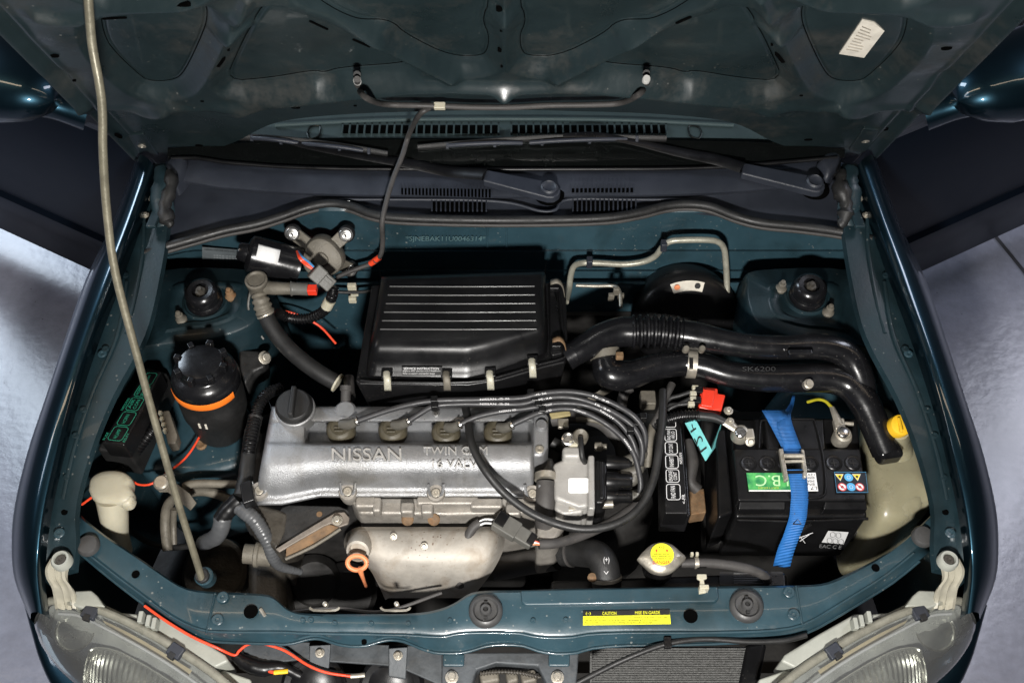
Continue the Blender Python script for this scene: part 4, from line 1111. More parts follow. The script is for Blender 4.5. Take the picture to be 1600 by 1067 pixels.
# cylinder head in front of the cover
hd = prism('cylinder_head', [U(x, y, .722) for x, y in ((545, 776), (845, 776), (850, 800), (700, 804), (560, 802))], .20, m_alud, eng, bevel=.006)
for (x, y, w, h) in ((572, 788, 16, 12), (590, 792, 7, 16), (637, 797, 11, 12), (668, 798, 10, 12), (700, 786, 50, 9), (760, 790, 26, 11), (802, 800, 12, 12)):
    box('casting_boss', U(x, y, .728), (w * .0011, 0, 0), (0, h * .0009, 0), (0, 0, .014), m_alud, eng, bevel=.005, seg=3)
for (x, y) in ((637, 811), (678, 811)):
    lathe('head_stud', [(.011, 0), (.011, .004), (.008, .006), (0, .006)], U(x, y, .715), (0, -.6, .8), m_rust, eng, n=14)
prism('front_cover', [U(x, y, .715) for x, y in ((402, 785), (432, 793), (450, 800), (446, 830), (432, 860), (400, 830), (380, 810))], .3, m_castd, eng, bevel=.008)
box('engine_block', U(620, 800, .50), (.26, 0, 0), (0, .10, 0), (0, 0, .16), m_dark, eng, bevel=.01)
prism('side_case', [U(x, y, .60) for x, y in ((385, 860), (440, 850), (450, 960), (385, 960))], .2, m_castd, eng, bevel=.02, seg=3)
lathe('drain_stub', [(.020, 0), (.020, .022), (.023, .024), (.023, .03), (.018, .032), (.018, .05), (0, .05)], U(425, 868, .64), (-1, .05, .1), m_castg, eng, n=22)
for (x, y, z, r) in ((490, 905, .50, .05), (540, 925, .46, .06), (470, 925, .48, .04)):
    lathe('alternator_shape', [(r, -.05), (r, .02), (r * .8, .035), (r * .3, .04), (0, .04)], U(x, y, z), (.2, -.5, .8), m_dark, eng, n=24)
# oil cap
oc = U(459, 633, .822)
ocp = lathe('oil_cap', [(.0325, -.020), (.0335, -.002), (.032, .003), (.029, .006), (.010, .0065), (0, .0065)], oc, (0, -.04, 1), m_blkm, eng, n=40)
lathe('filler_neck', [(.036, -.04), (.036, -.012), (.034, -.010)], oc, (0, -.04, 1), m_alu, eng, n=40)
box('cap_grip', oc + V((0, 0, .011)), (.0048, 0, 0), (0, .0295, 0), (0, 0, .009), m_blkm, ocp, bevel=.003, seg=3)
# breather stub at the back edge
lathe('breather_stub', [(.009, -.01), (.009, .02), (.011, .022), (.011, .03), (0, .03)], U(540, 628, .79), (0, .8, .4), m_rubd, eng, n=16)
lathe('rear_boss', [(.02, -.04), (.02, -.003), (.016, .001), (0, .001)], U(539, 640, .799), (0, 0, 1), m_alu, eng, n=22)
# exhaust heat shield
def shield():
    def row(x0, x1, py, z, de=.05):
        fr = (0, .045, .12, .3, .5, .7, .88, .955, 1)
        dz_ = (de, .3 * de, .08 * de, 0, 0, 0, .08 * de, .3 * de, de)
        return [(lerp(x0, x1, f), py + (3 if f in (0, 1) else 0), z - d) for f, d in zip(fr, dz_)]
    top, r1, r2, r3, r4, r5 = row(550, 776, 823, .700, .02), row(540, 788, 833, .713), row(540, 786, 856, .712), row(574, 774, 882, .697), row(590, 756, 908, .660), row(602, 734, 934, .598)
    return sheet('heat_shield', [[U(*p) for p in r] for r in (top, r1, r2, r3, r4, r5)], m_shield, eng, su=5, sv=5, sharp=80)
shd = shield()
sk = lathe('shield_socket', [(.021, -.03), (.022, 0), (.020, .012), (.016, .014), (.014, .004), (0, .004)], U(561, 856, .712), (-.05, -.75, .65), m_shield, shd, n=26)
for (x, y, z) in ((663, 853, .7175), (615, 838, .7165), (747, 862, .69)):
    bolt(U(x, y, z), .0065, shd, None, (0, -.5, .85))
# dipstick
dp = thing('dipstick', 'orange ring handle of the oil dipstick before the heat shield', 'dipstick', tuple(U(559, 885, .66)))
cc = U(558, 879, .725)
ringp = [cc + V((.0165 * math.cos(t), 0, 0)) + V((0, .8, .6)) * (.0125 * math.sin(t)) for t in np.linspace(0, 2 * math.pi, 21)]
tube('ring', ringp, .0042, m_oring, dp, n=10, sub=2)
tube('stem', [U(562, 888, .720), U(565, 897, .705), U(569, 908, .66), U(572, 916, .58)], [.006, .004, .003, .003], m_oring, dp, n=8, sub=3)
# rusty engine bracket
bk = thing('engine_bracket', 'rusty steel bracket with a black plate beside the engine front', 'bracket', tuple(U(485, 825, .66)))
prism('plate', [U(x, y, .712) for x, y in ((432, 802), (440, 792), (452, 788), (530, 790), (545, 796), (546, 804), (520, 812), (470, 836), (428, 856))], .006, m_plate, bk, bevel=.003)
prism('upper_flange', [U(x, y, .722) for x, y in ((430, 857), (470, 832), (505, 811), (524, 800), (538, 799), (546, 808), (544, 818), (530, 823), (517, 817), (505, 822), (470, 842), (436, 862))], .005, M('worn_grey_flange', (.22, .19, .16), .6, .3, .3, 40, dirt=(.25, .12, .05), damt=.15), bk, bevel=.002)
prism('rusty_web', [U(447, 850, .713), U(512, 818, .713), U(533, 824, .705), U(500, 848, .695), U(446, 873, .690)], V((0, .003, -.005)), m_rust, bk, bevel=.002)
tube('lower_lip', [U(446, 873, .692), U(490, 853, .697), U(532, 826, .705)], .0035, m_castg, bk, n=8, sub=2)
bolt(U(527, 813, .724), .010, bk)
lathe('plate_hole', [(.0055, 0), (.005, .0012), (0, .001)], U(499, 803, .7125), (0, 0, 1), m_rust, bk, n=16)

# ================================================================== ignition leads
LEADS = [('spark plug lead nearest the oil cap, first of the row', (533, 672), [(557, 658, .812), (600, 643, .822), (640, 632, .832), (680, 626, .835), (750, 624, .835), (811, 622, .835), (835, 617, .838), (860, 613, .84), (891, 612, .84), (926, 618, .838), (961, 632, .832), (990, 650, .825), (1006, 672, .81), (1008, 694, .79), (1000, 712, .77), (975, 722, .755)]),
         ('second spark plug lead from the oil cap', (614, 673), [(638, 658, .812), (658, 645, .822), (680, 634, .83), (720, 631, .83), (750, 631, .83), (811, 631, .83), (838, 625, .833), (870, 620, .835), (900, 622, .835), (930, 631, .83), (962, 646, .825), (988, 665, .815), (1002, 690, .80), (1003, 715, .78), (995, 735, .76), (972, 742, .752)]),
         ('third spark plug lead from the oil cap, carrying the longest white print', (697, 677), [(718, 663, .812), (745, 651, .820), (780, 643, .825), (815, 639, .826), (840, 635, .828), (870, 630, .83), (905, 631, .83), (938, 641, .825), (965, 658, .815), (985, 682, .80), (994, 705, .785), (997, 730, .765), (988, 750, .75), (968, 752, .745)]),
         ('spark plug lead nearest the distributor, last of the row', (778, 677), [(799, 664, .812), (820, 654, .82), (842, 645, .824), (868, 639, .826), (895, 639, .825), (922, 648, .82), (950, 664, .81), (975, 686, .80), (990, 708, .785), (998, 735, .77), (1001, 760, .755), (994, 775, .74), (970, 770, .735)])]
for k, (lab, bpx, P) in enumerate(LEADS):
    t = thing('ignition_lead', lab, 'ignition lead', tuple(U(*bpx, .775)), 'ignition leads')
    b = U(bpx[0], bpx[1], .778)
    bo = lathe('plug_boot', [(.0255, -.012), (.0262, .004), (.0250, .010), (.0225, .014), (.017, .0160), (.0165, .0145), (0, .0150)], b, (0, -.06, 1), m_boot, t, n=30)
    for q in (0, 1):
        box('boot_ridge', b + V((-.001, -.004 - .007 * q, .0165)), (.009 - .001 * q, 0, 0), (0, .0018, 0), (0, .0006, .002), m_boot, bo, bevel=.001)
    e0 = U(*P[0])
    tube('boot_elbow', [b + V((.002, .004, .015)), b.lerp(e0, .55) + V((0, 0, .004)), e0], [.0095, .0095, .0078], m_bootg, t, n=14, sub=4)
    lathe('boot_collar', [(.009, 0), (.009, .003), (.007, .003)], e0, (U(*P[1]) - e0), m_steel, t, n=16)
    pts = [U(*p) for p in P]
    tube('cable', pts, .0052, m_lead, t, n=12, sub=6)
    e = pts[-1]
    tube('terminal_boot', [pts[-3].lerp(pts[-2], .5), pts[-2], e], [.009, .011, .010], m_bootg, t, n=14, sub=4)
    # white print along the sheath
    for (i, s) in (((4, 'NISSAN -IS-26'), (6, '-IS-26'), (9, 'IS-26')) if k < 2 else ((2, 'NISSAN 9D'), (4, '-1K2 C5MT4 05.97'), (7, 'NISSAN'))):
        q0, q1 = pts[i], pts[i].lerp(pts[i + 1], .75)
        d = (q1 - q0).normalized(); vdir = (CAM - q0).normalized(); up = vdir.cross(d); up = up if up.y > 0 else -up
        q0 = q0 + vdir * .0056 - up * .0016; q1 = q1 + vdir * .0056 - up * .0016
        text('print', s, q0, q1, q0 + up * .0032, m_print, t, lift=.0004)
# separator clips
for (x, y, z, n, dx, dy, lab) in ((679, 630, .833, 2, 1.0, 9, 'small black clip holding two leads above the second plug'), (838, 628, .833, 4, 6, 8.5, 'black separator clip holding four leads near the cover end'), (995, 662, .815, 3, -10, 10, 'black separator clip where the leads bend down to the distributor')):
    c = thing('lead_clip', lab, 'cable clip', tuple(U(x, y, z)))
    for k in range(n):
        p = U(x + dx * (k - (n - 1) / 2), y + dy * (k - (n - 1) / 2), z - .002 * k)
        box('clip_saddle', p, (.0065, 0, 0), (0, .0065, 0), (0, 0, .0078), m_blk, c, bevel=.002)
lathe('clip_stud', [(.007, -.02), (.007, .004), (.005, .008), (0, .008)], U(681, 644, .805), (0, 0, 1), m_steel, eng, n=14)

# big black vacuum hose looping over the cover
hl = thing('breather_hose', 'thick black hose looping from the leads over the cover and under the distributor', 'hose', tuple(U(880, 822, .72)))
tube('hose', [U(x, y, z) for x, y, z in ((727, 636, .80), (731, 655, .808), (735, 685, .822), (745, 712, .824), (762, 740, .818), (790, 772, .80), (828, 800, .785), (870, 818, .775), (910, 826, .772), (950, 822, .772), (985, 806, .775), (1008, 780, .78), (1022, 745, .79), (1030, 700, .80), (1035, 655, .805), (1036, 610, .80))], .0072, m_rub, hl, n=14, sub=6)

# ================================================================== distributor
ds = thing('distributor', 'silver distributor with black cap and white sticker at the engine end', 'distributor', tuple(U(905, 755, .66)))
dbo = prism('body', [U(x, y, .765) for x, y in ((864, 722), (884, 715), (921, 715), (921, 791), (905, 793), (866, 779))], .09, m_casts, ds, bevel=.008, seg=3)
prism('body_ledge', [U(x, y, .755) for x, y in ((868, 775), (912, 778), (912, 800), (880, 804), (866, 795))], .07, m_casts, ds, bevel=.006)
prism('flange', [U(x, y, .770) for x, y in ((919, 710), (929, 710), (930, 795), (919, 795))], .10, m_casts, ds, bevel=.004)
cp = prism('cap', [U(x, y, .772) for x, y in ((930, 717), (944, 717), (949, 724), (949, 778), (944, 786), (930, 786))], .10, m_blk, ds, bevel=.006)
prism('cap_rib', [U(x, y, .776) for x, y in ((936, 720), (943, 720), (944, 778), (937, 778))], .01, m_blk, cp, bevel=.002)
for (x, y, z, r) in ((952, 724, .755, .0125), (952, 752, .762, .0145), (952, 775, .745, .012)):
    lathe('terminal_tower', [(r * 1.2, 0), (r * 1.15, .018), (r, .022), (r, .04), (r * .8, .045), (0, .045)], U(x - 4, y, z), (1, -.05, .08), m_blk, cp, n=22)
quad('sticker', rrect(U(888, 770, .7655), U(920, 770, .7655), U(888, 747, .7655), .12), m_white, dbo, lift=.0012)
lathe('mount_bolt', [(.010, 0), (.010, .02), (0, .02)], U(905, 797, .745), (-1, 0, .1), m_zinc, ds, n=12)
lathe('clamp_bolt', [(.007, 0), (.007, .02), (0, .02)], U(940, 788, .75), (1, 0, .1), m_zinc, ds, n=12)
box('neck', U(893, 713, .765), (.017, 0, 0), (0, .012, 0), (0, 0, .02), m_casts, ds, bevel=.008, seg=3)
# sensors behind it
sn = thing('coolant_sensor', 'pale ring sensor with black plug behind the distributor', 'sensor', tuple(U(905, 680, .76)))
lathe('ring', [(.0135, -.02), (.0145, .004), (.012, .008), (.009, .006), (0, .004)], U(907, 682, .79), (0, -.25, 1), m_castg, sn, n=24)
tube('plug_wire', [U(907, 684, .80), U(908, 700, .803), U(910, 715, .795), U(914, 722, .78)], .005, m_rub, sn, n=10)
lathe('small_ring', [(.012, -.015), (.012, .004), (.0095, .005), (.008, -.002), (0, -.002)], U(888, 686, .785), (0, -.25, 1), m_steel, sn, n=22)
box('clip_block', U(896, 694, .78), (.008, 0, 0), (0, .006, 0), (0, 0, .006), m_cream, sn, bevel=.002)
wo = thing('water_outlet', 'grimy casting and stub hose between cover and distributor', 'water outlet', tuple(U(850, 770, .60)))
tube('stub_hose', [U(853, 752, .755), U(852, 790, .74), U(852, 825, .70), U(853, 840, .64)], [.017, .019, .018, .017], m_rubd, wo, n=18, sub=4)
lathe('hose_clamp', [(.0195, -.006), (.0195, .006)], U(852, 745, .757), (0, 1, .1), m_zinc, wo, n=24)
prism('casting', [U(x, y, .72) for x, y in ((838, 712), (866, 712), (868, 800), (885, 812), (870, 845), (838, 850))], .15, m_alud, wo, bevel=.01)
tube('thermostat_hose', [U(1010, 715, .70), U(960, 760, .68), U(920, 800, .655), U(900, 840, .64)], .016, m_rubd, wo, n=16)
# dark gearbox mass below the distributor
gb = thing('gearbox', 'dark gearbox casing down between distributor and radiator hose', 'gearbox', tuple(U(960, 760, .35)))
prism('case', [U(x, y, .58) for x, y in ((870, 700), (1010, 690), (1030, 800), (960, 850), (870, 850))], .3, m_dark, gb, bevel=.04, seg=4)
lathe('bell', [(.09, -.1), (.09, 0), (.07, .03), (.03, .04), (0, .04)], U(940, 740, .585), (.1, -.2, 1), m_dark, gb, n=28)

# grey connector before the engine
gc = thing('cable_connector', 'grey plug connector lying in front of the heat shield', 'connector', tuple(U(805, 830, .72)))
A_, B_ = U(775, 812, .735), U(834, 848, .725)
t = (B_ - A_).normalized(); s = V((0, 0, 1)).cross(t).normalized(); up = t.cross(s) * -1
if up.z < 0: up = -up
L_ = (B_ - A_).length
box('socket', A_ + t * L_ * .28, t * L_ * .30, s * .0165, up * .012, m_grey, gc, bevel=.003)
box('plug', A_ + t * L_ * .72, t * L_ * .26, s * .0135, up * .010, m_grey, gc, bevel=.003)
box('latch', A_ + t * L_ * .12 + up * .012 + s * .002, t * .009, s * .012, up * .004, m_blk, gc, bevel=.001)
box('latch', A_ + t * L_ * .93 + up * .010, t * .006, s * .010, up * .004, m_blk, gc, bevel=.001)
tube('left_cable', [U(750, 816, .72), U(738, 826, .715), U(727, 850, .70), U(721, 880, .68), U(718, 915, .64)], .0085, m_rubd, gc, n=12)
for k, mm_ in enumerate((m_white, m_ink, m_white)):
    tube('wire', [U(748, 815 + k * 3, .722), U(758, 811 + k * 3, .728), U(772, 812 + k * 3, .732)], .0018, mm_, gc, n=6, sub=3)
tube('right_cable', [U(842, 850, .722), U(870, 848, .715), U(910, 836, .70), U(955, 815, .69), U(1000, 785, .68)], .0088, m_rubd, gc, n=12)
for k, mm_ in enumerate((m_wire, m_white, m_oring)):
    tube('wire', [U(832, 844 + k * 3, .727), U(838, 846 + k * 2, .727), U(846, 849 + k, .722)], .0016, mm_, gc, n=6, sub=2)

# ================================================================== air filter box
ab = thing('air_filter_box', 'big black ribbed air filter box behind the engine cover', 'air filter box', tuple(U(720, 520, .70)))
def abf(s):   # front edge of the lid by fraction across
    x = lerp(570, 857, s); return x, interp(x, [(570, 587), (729, 590), (760, 583), (810, 566), (857, 550)])
rows = []
N = 48
ss = [0, .004, .012, .025, .04] + [0.04 + .92 * k / N for k in range(1, N)] + [.96, .975, .988, .996, 1]
for s in ss:
    e = min(s, 1 - s); rd = .04
    k = max(0, 1 - e / rd); dz_ = .030 * (1 - math.sqrt(max(0, 1 - k * k)))
    xt = lerp(596, 851, s); xb, yb = abf(s)
    yt = lerp(435, 427, s)
    r = []
    for (f, z) in ((-.02, .82), (-.01, .875), (0, .888), (.015, .896), (.05, .900), (.18, .902), (.35, .902), (.52, .902), (.62, .9015), (.68, .899), (.73, .894), (.78, .886), (.84, .874), (.90, .864), (.955, .858), (.985, .855), (1.0, .853), (1.004, .848)):
        r.append(U(lerp(xt, xb, f), lerp(yt, yb, f), z - dz_))
    rows.append(r)
L0 = [V((p.x - .003, p.y, .835)) for p in rows[0]]; R0 = [V((p.x + .003, p.y, .835)) for p in rows[-1]]
lid = sheet('lid', [L0] + rows + [R0], m_blk, ab, sharp=60)
rib_m = M('rib_edge', (.045, .045, .045), .3, 0, .2)
for k in range(6):
    y = 447.5 + 13.35 * k
    x0, x1 = lerp(609, 594, k / 5), lerp(835, 838, k / 5)
    tube('rib', [U(x0, y, .9022), U(lerp(x0, x1, .5), y + .4, .9026), U(x1, y - .2, .9022)], .0017, rib_m, lid, n=8, sub=6)
bs_ = prism('base', [U(x, y, .842) for x, y in ((580, 445), (884, 440), (888, 545), (884, 566), (850, 574), (782, 594), (732, 602), (560, 600), (555, 595))], .12, m_blk, ab, bevel=.005, seg=3, taper=.93)
tube('rim_bead', [U(x, y, .8465) for x, y in ((563, 594), (600, 597), (730, 597), (781, 588), (848, 568), (878, 560), (882, 545), (872, 445))], .003, m_blk, bs_, n=8, sub=3)
prism('side_ledge', [U(x, y, .856) for x, y in ((857, 440), (866, 440), (880, 540), (880, 552), (862, 556), (859, 545))], .03, m_blk, ab, bevel=.004)
for (x, y) in ((605, 598), (698, 598), (766, 597), (832, 578)):
    sc = .0062
    P = [U(x - 1, y - 20, .862), U(x - 1, y - 12, .866), U(x, y - 5, .864), U(x + .5, y + 4, .855), U(x + 1, y + 13, .835)]
    rws = [[p + V((-sc, 0, 0)), p + V((-sc * .4, 0, .0012)), p + V((sc * .4, 0, .0012)), p + V((sc, 0, 0))] for p in cr(P, 3)]
    cl = sheet('spring_clip', rws, m_cream if x != 698 else m_castg, ab, solid=.0012)
    box('clip_catch', U(x, y - 14, .858), (.010, 0, 0), (0, .010, 0), (0, 0, .006), m_blk, cl, bevel=.002)
for (x, y) in ((876, 447), (879, 537)):
    P = [U(x - 16, y - 6, .872), U(x - 5, y - 8, .876), U(x + 3, y - 2, .866), U(x + 7, y + 14, .845)]
    rws = [[p + V((0, -.006, 0)), p + V((0, 0, .001)), p + V((0, .006, 0))] for p in cr(P, 4)]
    sheet('spring_clip', rws, m_rust if y > 500 else m_castg, ab, solid=.0012)
    box('clip_catch', U(x - 10, y, .862), (.009, 0, 0), (0, .010, 0), (0, 0, .006), m_blk, ab, bevel=.002)
si = quad('instruction_sticker', [U(628, 586, .8622), U(691, 586, .8622), U(691, 573.5, .8685), U(628, 573.5, .8685)], m_ink, lid, lift=.003)
def stx(s, x0, x1, y0, y1):
    z = lambda y: interp(y, [(573.5, .8685), (586, .8622)])
    text('lettering', s, U(x0, y1, z(y1)), U(x1, y1, z(y1)), U(x0, y0, z(y0)), m_print, si, lift=.0040)
stx('SERVICE INSTRUCTION', 631, 686, 574.5, 578); stx('Replace filter element every 40,000 km.', 630, 689, 579.2, 581.4); stx('Refer to owner\'s manual for detail.', 630, 680, 582.6, 584.8)
# black stubs between airbox and firewall, bracket stay
tube('snorkel', [U(884, 560, .83), U(897, 552, .835), U(905, 548, .838)], .024, m_blkg, ab, n=22, sub=3)
tube('stay', [U(965, 600, .74), U(925, 622, .72), U(905, 640, .70)], .006, m_castg, ab, n=8, sub=2, flat=2)

# ================================================================== intake ducts
ih = thing('intake_hose', 'glossy black intake duct with a corrugated bellows, from filter box to the right', 'intake duct', tuple(U(1030, 522, .80)))
tube('elbow', [U(896, 553, .838), U(915, 542, .842), U(940, 528, .845), U(968, 519, .847), U(988, 518, .848)], [.023, .025, .027, .028, .028], m_blkg, ih, n=26, sub=6)
tube('bellows', [U(985, 518, .848), U(1025, 518, .849), U(1066, 522, .848)], [.028, .028, .028], m_blkg, ih, n=26, sub=8, corr=.007, pitch=.0125)
tube('duct', [U(1063, 522, .848), U(1090, 526, .848), U(1120, 532, .848), U(1165, 540, .846), U(1220, 543, .845), U(1270, 541, .844), U(1305, 546, .840), U(1330, 562, .828), U(1346, 594, .806), U(1354, 630, .775)], [.027, .027, .024, .0225, .0225, .0235, .025, .025, .024, .020], m_blkg, ih, n=26, sub=6)
box('duct_pad', U(1250, 552, .868), (.022, 0, 0), (0, .006, 0), (0, 0, .006), m_blkg, ih, bevel=.003)
for (x, y) in ((1072, 545), (1097, 545)):
    lathe('clamp_screw', [(.006, -.01), (.006, .004), (.0045, .006), (0, .006)], U(x, y, .868), (0, -.3, 1), m_castg, ih, n=12)
rd_ = thing('resonator_duct', 'lower glossy black air duct with a silver hose clamp, ending beside the battery', 'intake duct', tuple(U(1200, 590, .76)))
tube('elbow', [U(945, 545, .825), U(946, 568, .815), U(955, 585, .808), U(985, 585, .806), U(1020, 574, .806), U(1055, 568, .806), U(1072, 567, .806)], [.022, .026, .029, .027, .0245, .0245, .0245], m_blkg, rd_, n=26, sub=7)
tube('duct', [U(1070, 567, .806), U(1100, 572, .806), U(1140, 584, .803), U(1190, 590, .80), U(1240, 590, .80), U(1290, 590, .80), U(1325, 600, .797), U(1348, 625, .79), U(1365, 660, .775), U(1385, 708, .755)], [.0245, .025, .0245, .026, .027, .028, .0285, .028, .0265, .025], m_blkg, rd_, n=26, sub=7)
def rings(nm, c, ax, r, w, m, parent, n=36):
    return lathe(nm, [(r, -w), (r + .0012, -w), (r + .0012, w), (r, w)], c, ax, m, parent, n=n)
rings('hose_clamp', U(1080, 568, .806), V((1, -.10, 0)), .0262, .0088, m_zinc, rd_)
for k in range(7):
    box('clamp_slot', U(1080, 560 + 2.6 * k, .8335 - .0006 * k), (.0035, 0, 0), (0, .0007, 0), (0, .0002, .001), m_ink, rd_, bevel=0)
cl = rings('band_clamp', U(945, 553, .824), V((-.15, .75, .35)), .0275, .007, m_castg, rd_)
box('clamp_screw', U(968, 556, .845), (.007, 0, 0), (0, .006, 0), (0, 0, .006), m_rust, rd_, bevel=.002)
lathe('fixing_screw', [(.009, -.01), (.009, .003), (.006, .004), (.006, .01), (0, .01)], U(1263, 600, .823), (0, -.35, 1), m_zinc, rd_, n=14)
q = U(1385, 708, .755)
box('duct_mouth', U(1386, 706, .758), V((.0225, .004, 0)), V((.006, -.016, -.004)), V((0, 0, .018)), m_blkg, rd_, bevel=.010, seg=4)
for (x, y, s, w) in ((1160, 577, 'SK6200', 52),):
    text('moulded_mark', s, U(x, y + 3, .829), U(x + w, y + 3, .829), U(x, y - 4, .829), M('moulded_edge', (.05, .05, .05), .3), rd_, lift=.0006)

# ================================================================== relay box with white print
ZR = .775
rb = thing('relay_box', 'narrow black relay box with white printed squares, between distributor and battery', 'relay box', tuple(U(1055, 740, .66)))
lidr = prism('lid', [U(1035, 655, ZR), U(1064, 655, ZR), U(1076, 802, ZR), U(1039, 802, ZR)], .05, m_blk, rb, bevel=.003)
prism('base', [U(1033, 650, ZR - .052), U(1068, 650, ZR - .052), U(1079, 806, ZR - .052), U(1036, 806, ZR - .052)], .07, m_blkg, rb, bevel=.003)
def rbp(u, v):   # u across 0..1, v along from rear 0 to front 1
    return U(lerp(lerp(1035, 1064, u), lerp(1039, 1076, u), v), lerp(655, 802, v), ZR)
for (v0, v1, t1, t2) in ((.005, .09, '', ''), (.105, .235, 'RAD FAN', 'HI/LO'), (.245, .375, 'CVT CONT', ''), (.385, .525, 'INHIBIT', ''), (.535, .675, 'ENGINE', 'CONT'), (.69, .86, 'RAD FAN', '')):
    pts = rrect(rbp(.08, v1), rbp(.70, v1), rbp(.08, v0), .2)
    outline('printed_frame', pts, .0011, m_print, lidr)
    if t1 and not t2:
        text('lettering', t1, rbp(.48, lerp(v0, v1, .88)), rbp(.48, lerp(v0, v1, .12)), rbp(.28, lerp(v0, v1, .88)), m_print, lidr)
    elif t1:
        text('lettering', t1, rbp(.39, lerp(v0, v1, .88)), rbp(.39, lerp(v0, v1, .12)), rbp(.22, lerp(v0, v1, .88)), m_print, lidr)
        text('lettering', t2, rbp(.60, lerp(v0, v1, .80)), rbp(.60, lerp(v0, v1, .20)), rbp(.43, lerp(v0, v1, .80)), m_print, lidr)
text('lettering', 'NISSAN', rbp(.90, .475), rbp(.90, .36), rbp(.76, .475), m_print, lidr)
text('lettering', '<-FR', rbp(.90, .90), rbp(.90, .80), rbp(.76, .90), m_print, lidr)

# turquoise tag
tg = thing('inspection_tag', 'turquoise paper tag with black handwriting beside the relay box', 'tag', tuple(U(1095, 690, .74)))
q4 = [U(1070, 661, .775), U(1087, 656, .775), U(1112, 703, .745), U(1102, 720, .742)]
mk('tag_leaf', q4, [(0, 1, 2, 3)], m_turq, tg, smooth=False, solid=.0008)
mk('folded_leaf', [U(1103, 720, .741), U(1113, 703, .744), U(1127, 662, .72), U(1124, 690, .70)], [(0, 1, 2, 3)], m_turq, tg, smooth=False, solid=.0008)
text('handwriting', 'L2 P', U(1094, 708, .751), U(1074, 666, .773), U(1104, 700, .750), m_ink, tg, lift=.0016)

# red fuse block and its wires
rf = thing('fusible_link', 'bright red fusible link block above the battery terminal', 'fuse', tuple(U(1112, 622, .76)))
prism('block', [U(x, y, .785) for x, y in ((1095, 604), (1122, 606), (1122, 614), (1134, 616), (1128, 640), (1112, 641), (1091, 636)) ], .03, m_red, rf, bevel=.003)
prism('block_lid', [U(x, y, .790) for x, y in ((1098, 607), (1118, 609), (1114, 636), (1095, 633))], .008, m_red, rf, bevel=.002)
for k, (x, y) in enumerate(((1086, 607), (1083, 616), (1080, 632), (1083, 624))):
    box('white_terminal', U(x, y, .785), (.006, 0, 0), (0, .0045, 0), (0, 0, .006), m_cream, rf, bevel=.0015)
box('black_holder', U(1091, 611, .783), (.008, 0, 0), (0, .007, 0), (0, 0, .008), m_blk, rf, bevel=.002)
box('black_holder', U(1088, 627, .783), (.008, 0, 0), (0, .007, 0), (0, 0, .008), m_blk, rf, bevel=.002)
for k, (y0, y1) in enumerate(((612, 624), (630, 634), (622, 640))):
    tube('wire', [U(1080, y0, .783), U(1062, (y0 + y1) / 2, .778), U(1045, y1, .77), U(1035, y1 + 20, .74)], .0042, m_rub, rf, n=8)
# positive lead
pl_ = thing('positive_cable', 'corrugated black positive cable clamped to the left battery post', 'battery cable', tuple(U(1157, 677, .77)))
tube('conduit', [U(1020, 668, .75), U(1040, 657, .775), U(1065, 650, .785), U(1092, 649, .788)], .0095, m_blk, pl_, n=14, corr=.0025, pitch=.006)
tube('sleeve', [U(1090, 649, .788), U(1115, 652, .788), U(1132, 659, .785)], [.0085, .0085, .007], m_rub, pl_, n=12)
tube('lug', [U(1130, 658, .786), U(1142, 664, .783), U(1150, 670, .782)], [.007, .0095, .008], m_zinc, pl_, n=8, sub=3, flat=.6)
lathe('clamp', [(.0165, -.012), (.0170, 0), (.014, .006), (.0105, .007), (.0100, .013), (.006, .0145), (0, .0145)], U(1157, 677, .776), (0, 0, 1), m_zinc, pl_, n=26)
lathe('post_top', [(.0098, 0), (.0098, .004), (.008, .0055), (0, .0055)], U(1157, 677, .7905), (0, 0, 1), m_steel, pl_, n=22)
box('clamp_ear', U(1170, 680, .778), (.009, 0, 0), (0, .011, 0), (0, 0, .008), m_zinc, pl_, bevel=.003)
bolt(U(1172, 690, .779), .0085, pl_, None, (0, -.6, .8))
bolt(U(1138, 642, .793), .0085, pl_); bolt(U(1141, 658, .789), .007, pl_)

# ================================================================== battery
ZB = .760
bt = thing('battery', 'black car battery with green label and round warning signs', 'battery', tuple(U(1245, 760, .55)))
prism('case', [U(1142, 652, ZB - .022), U(1340, 652, ZB - .022), U(1356, 808, ZB - .030), U(1149, 808, ZB - .030)], .18, m_blk, bt, bevel=.006, seg=3)
lidb = prism('lid', [U(1146, 700, ZB), U(1345, 700, ZB), U(1354, 782, ZB - .002), U(1153, 782, ZB - .002)], .03, m_blk, bt, bevel=.004, seg=3)
prism('lid_rear', [U(1194, 654, ZB), U(1288, 654, ZB), U(1290, 703, ZB - .001), U(1198, 703, ZB - .001)], .03, m_blk, bt, bevel=.004, seg=3)
prism('front_step', [U(1156, 780, ZB - .006), U(1228, 780, ZB - .006), U(1228, 796, ZB - .014), U(1153, 796, ZB - .014)], .02, m_blk, bt, bevel=.003)
prism('front_step', [U(1290, 780, ZB - .006), U(1354, 780, ZB - .006), U(1356, 796, ZB - .014), U(1286, 796, ZB - .014)], .02, m_blk, bt, bevel=.003)
tube('case_bead', [U(1152, 812, ZB - .036), U(1250, 814, ZB - .036), U(1356, 810, ZB - .036)], .003, m_blk, bt, n=8, sub=3)
tube('lid_bead', [U(1186, 700, ZB + .001), U(1188, 664, ZB + .001), U(1196, 656, ZB + .001), U(1262, 655, ZB + .001), U(1274, 662, ZB + .001), U(1287, 720, ZB + .001), U(1290, 765, ZB + .001), U(1282, 776, ZB + .001), U(1262, 778, ZB + .001)], .0022, m_blk, bt, n=8, sub=4)
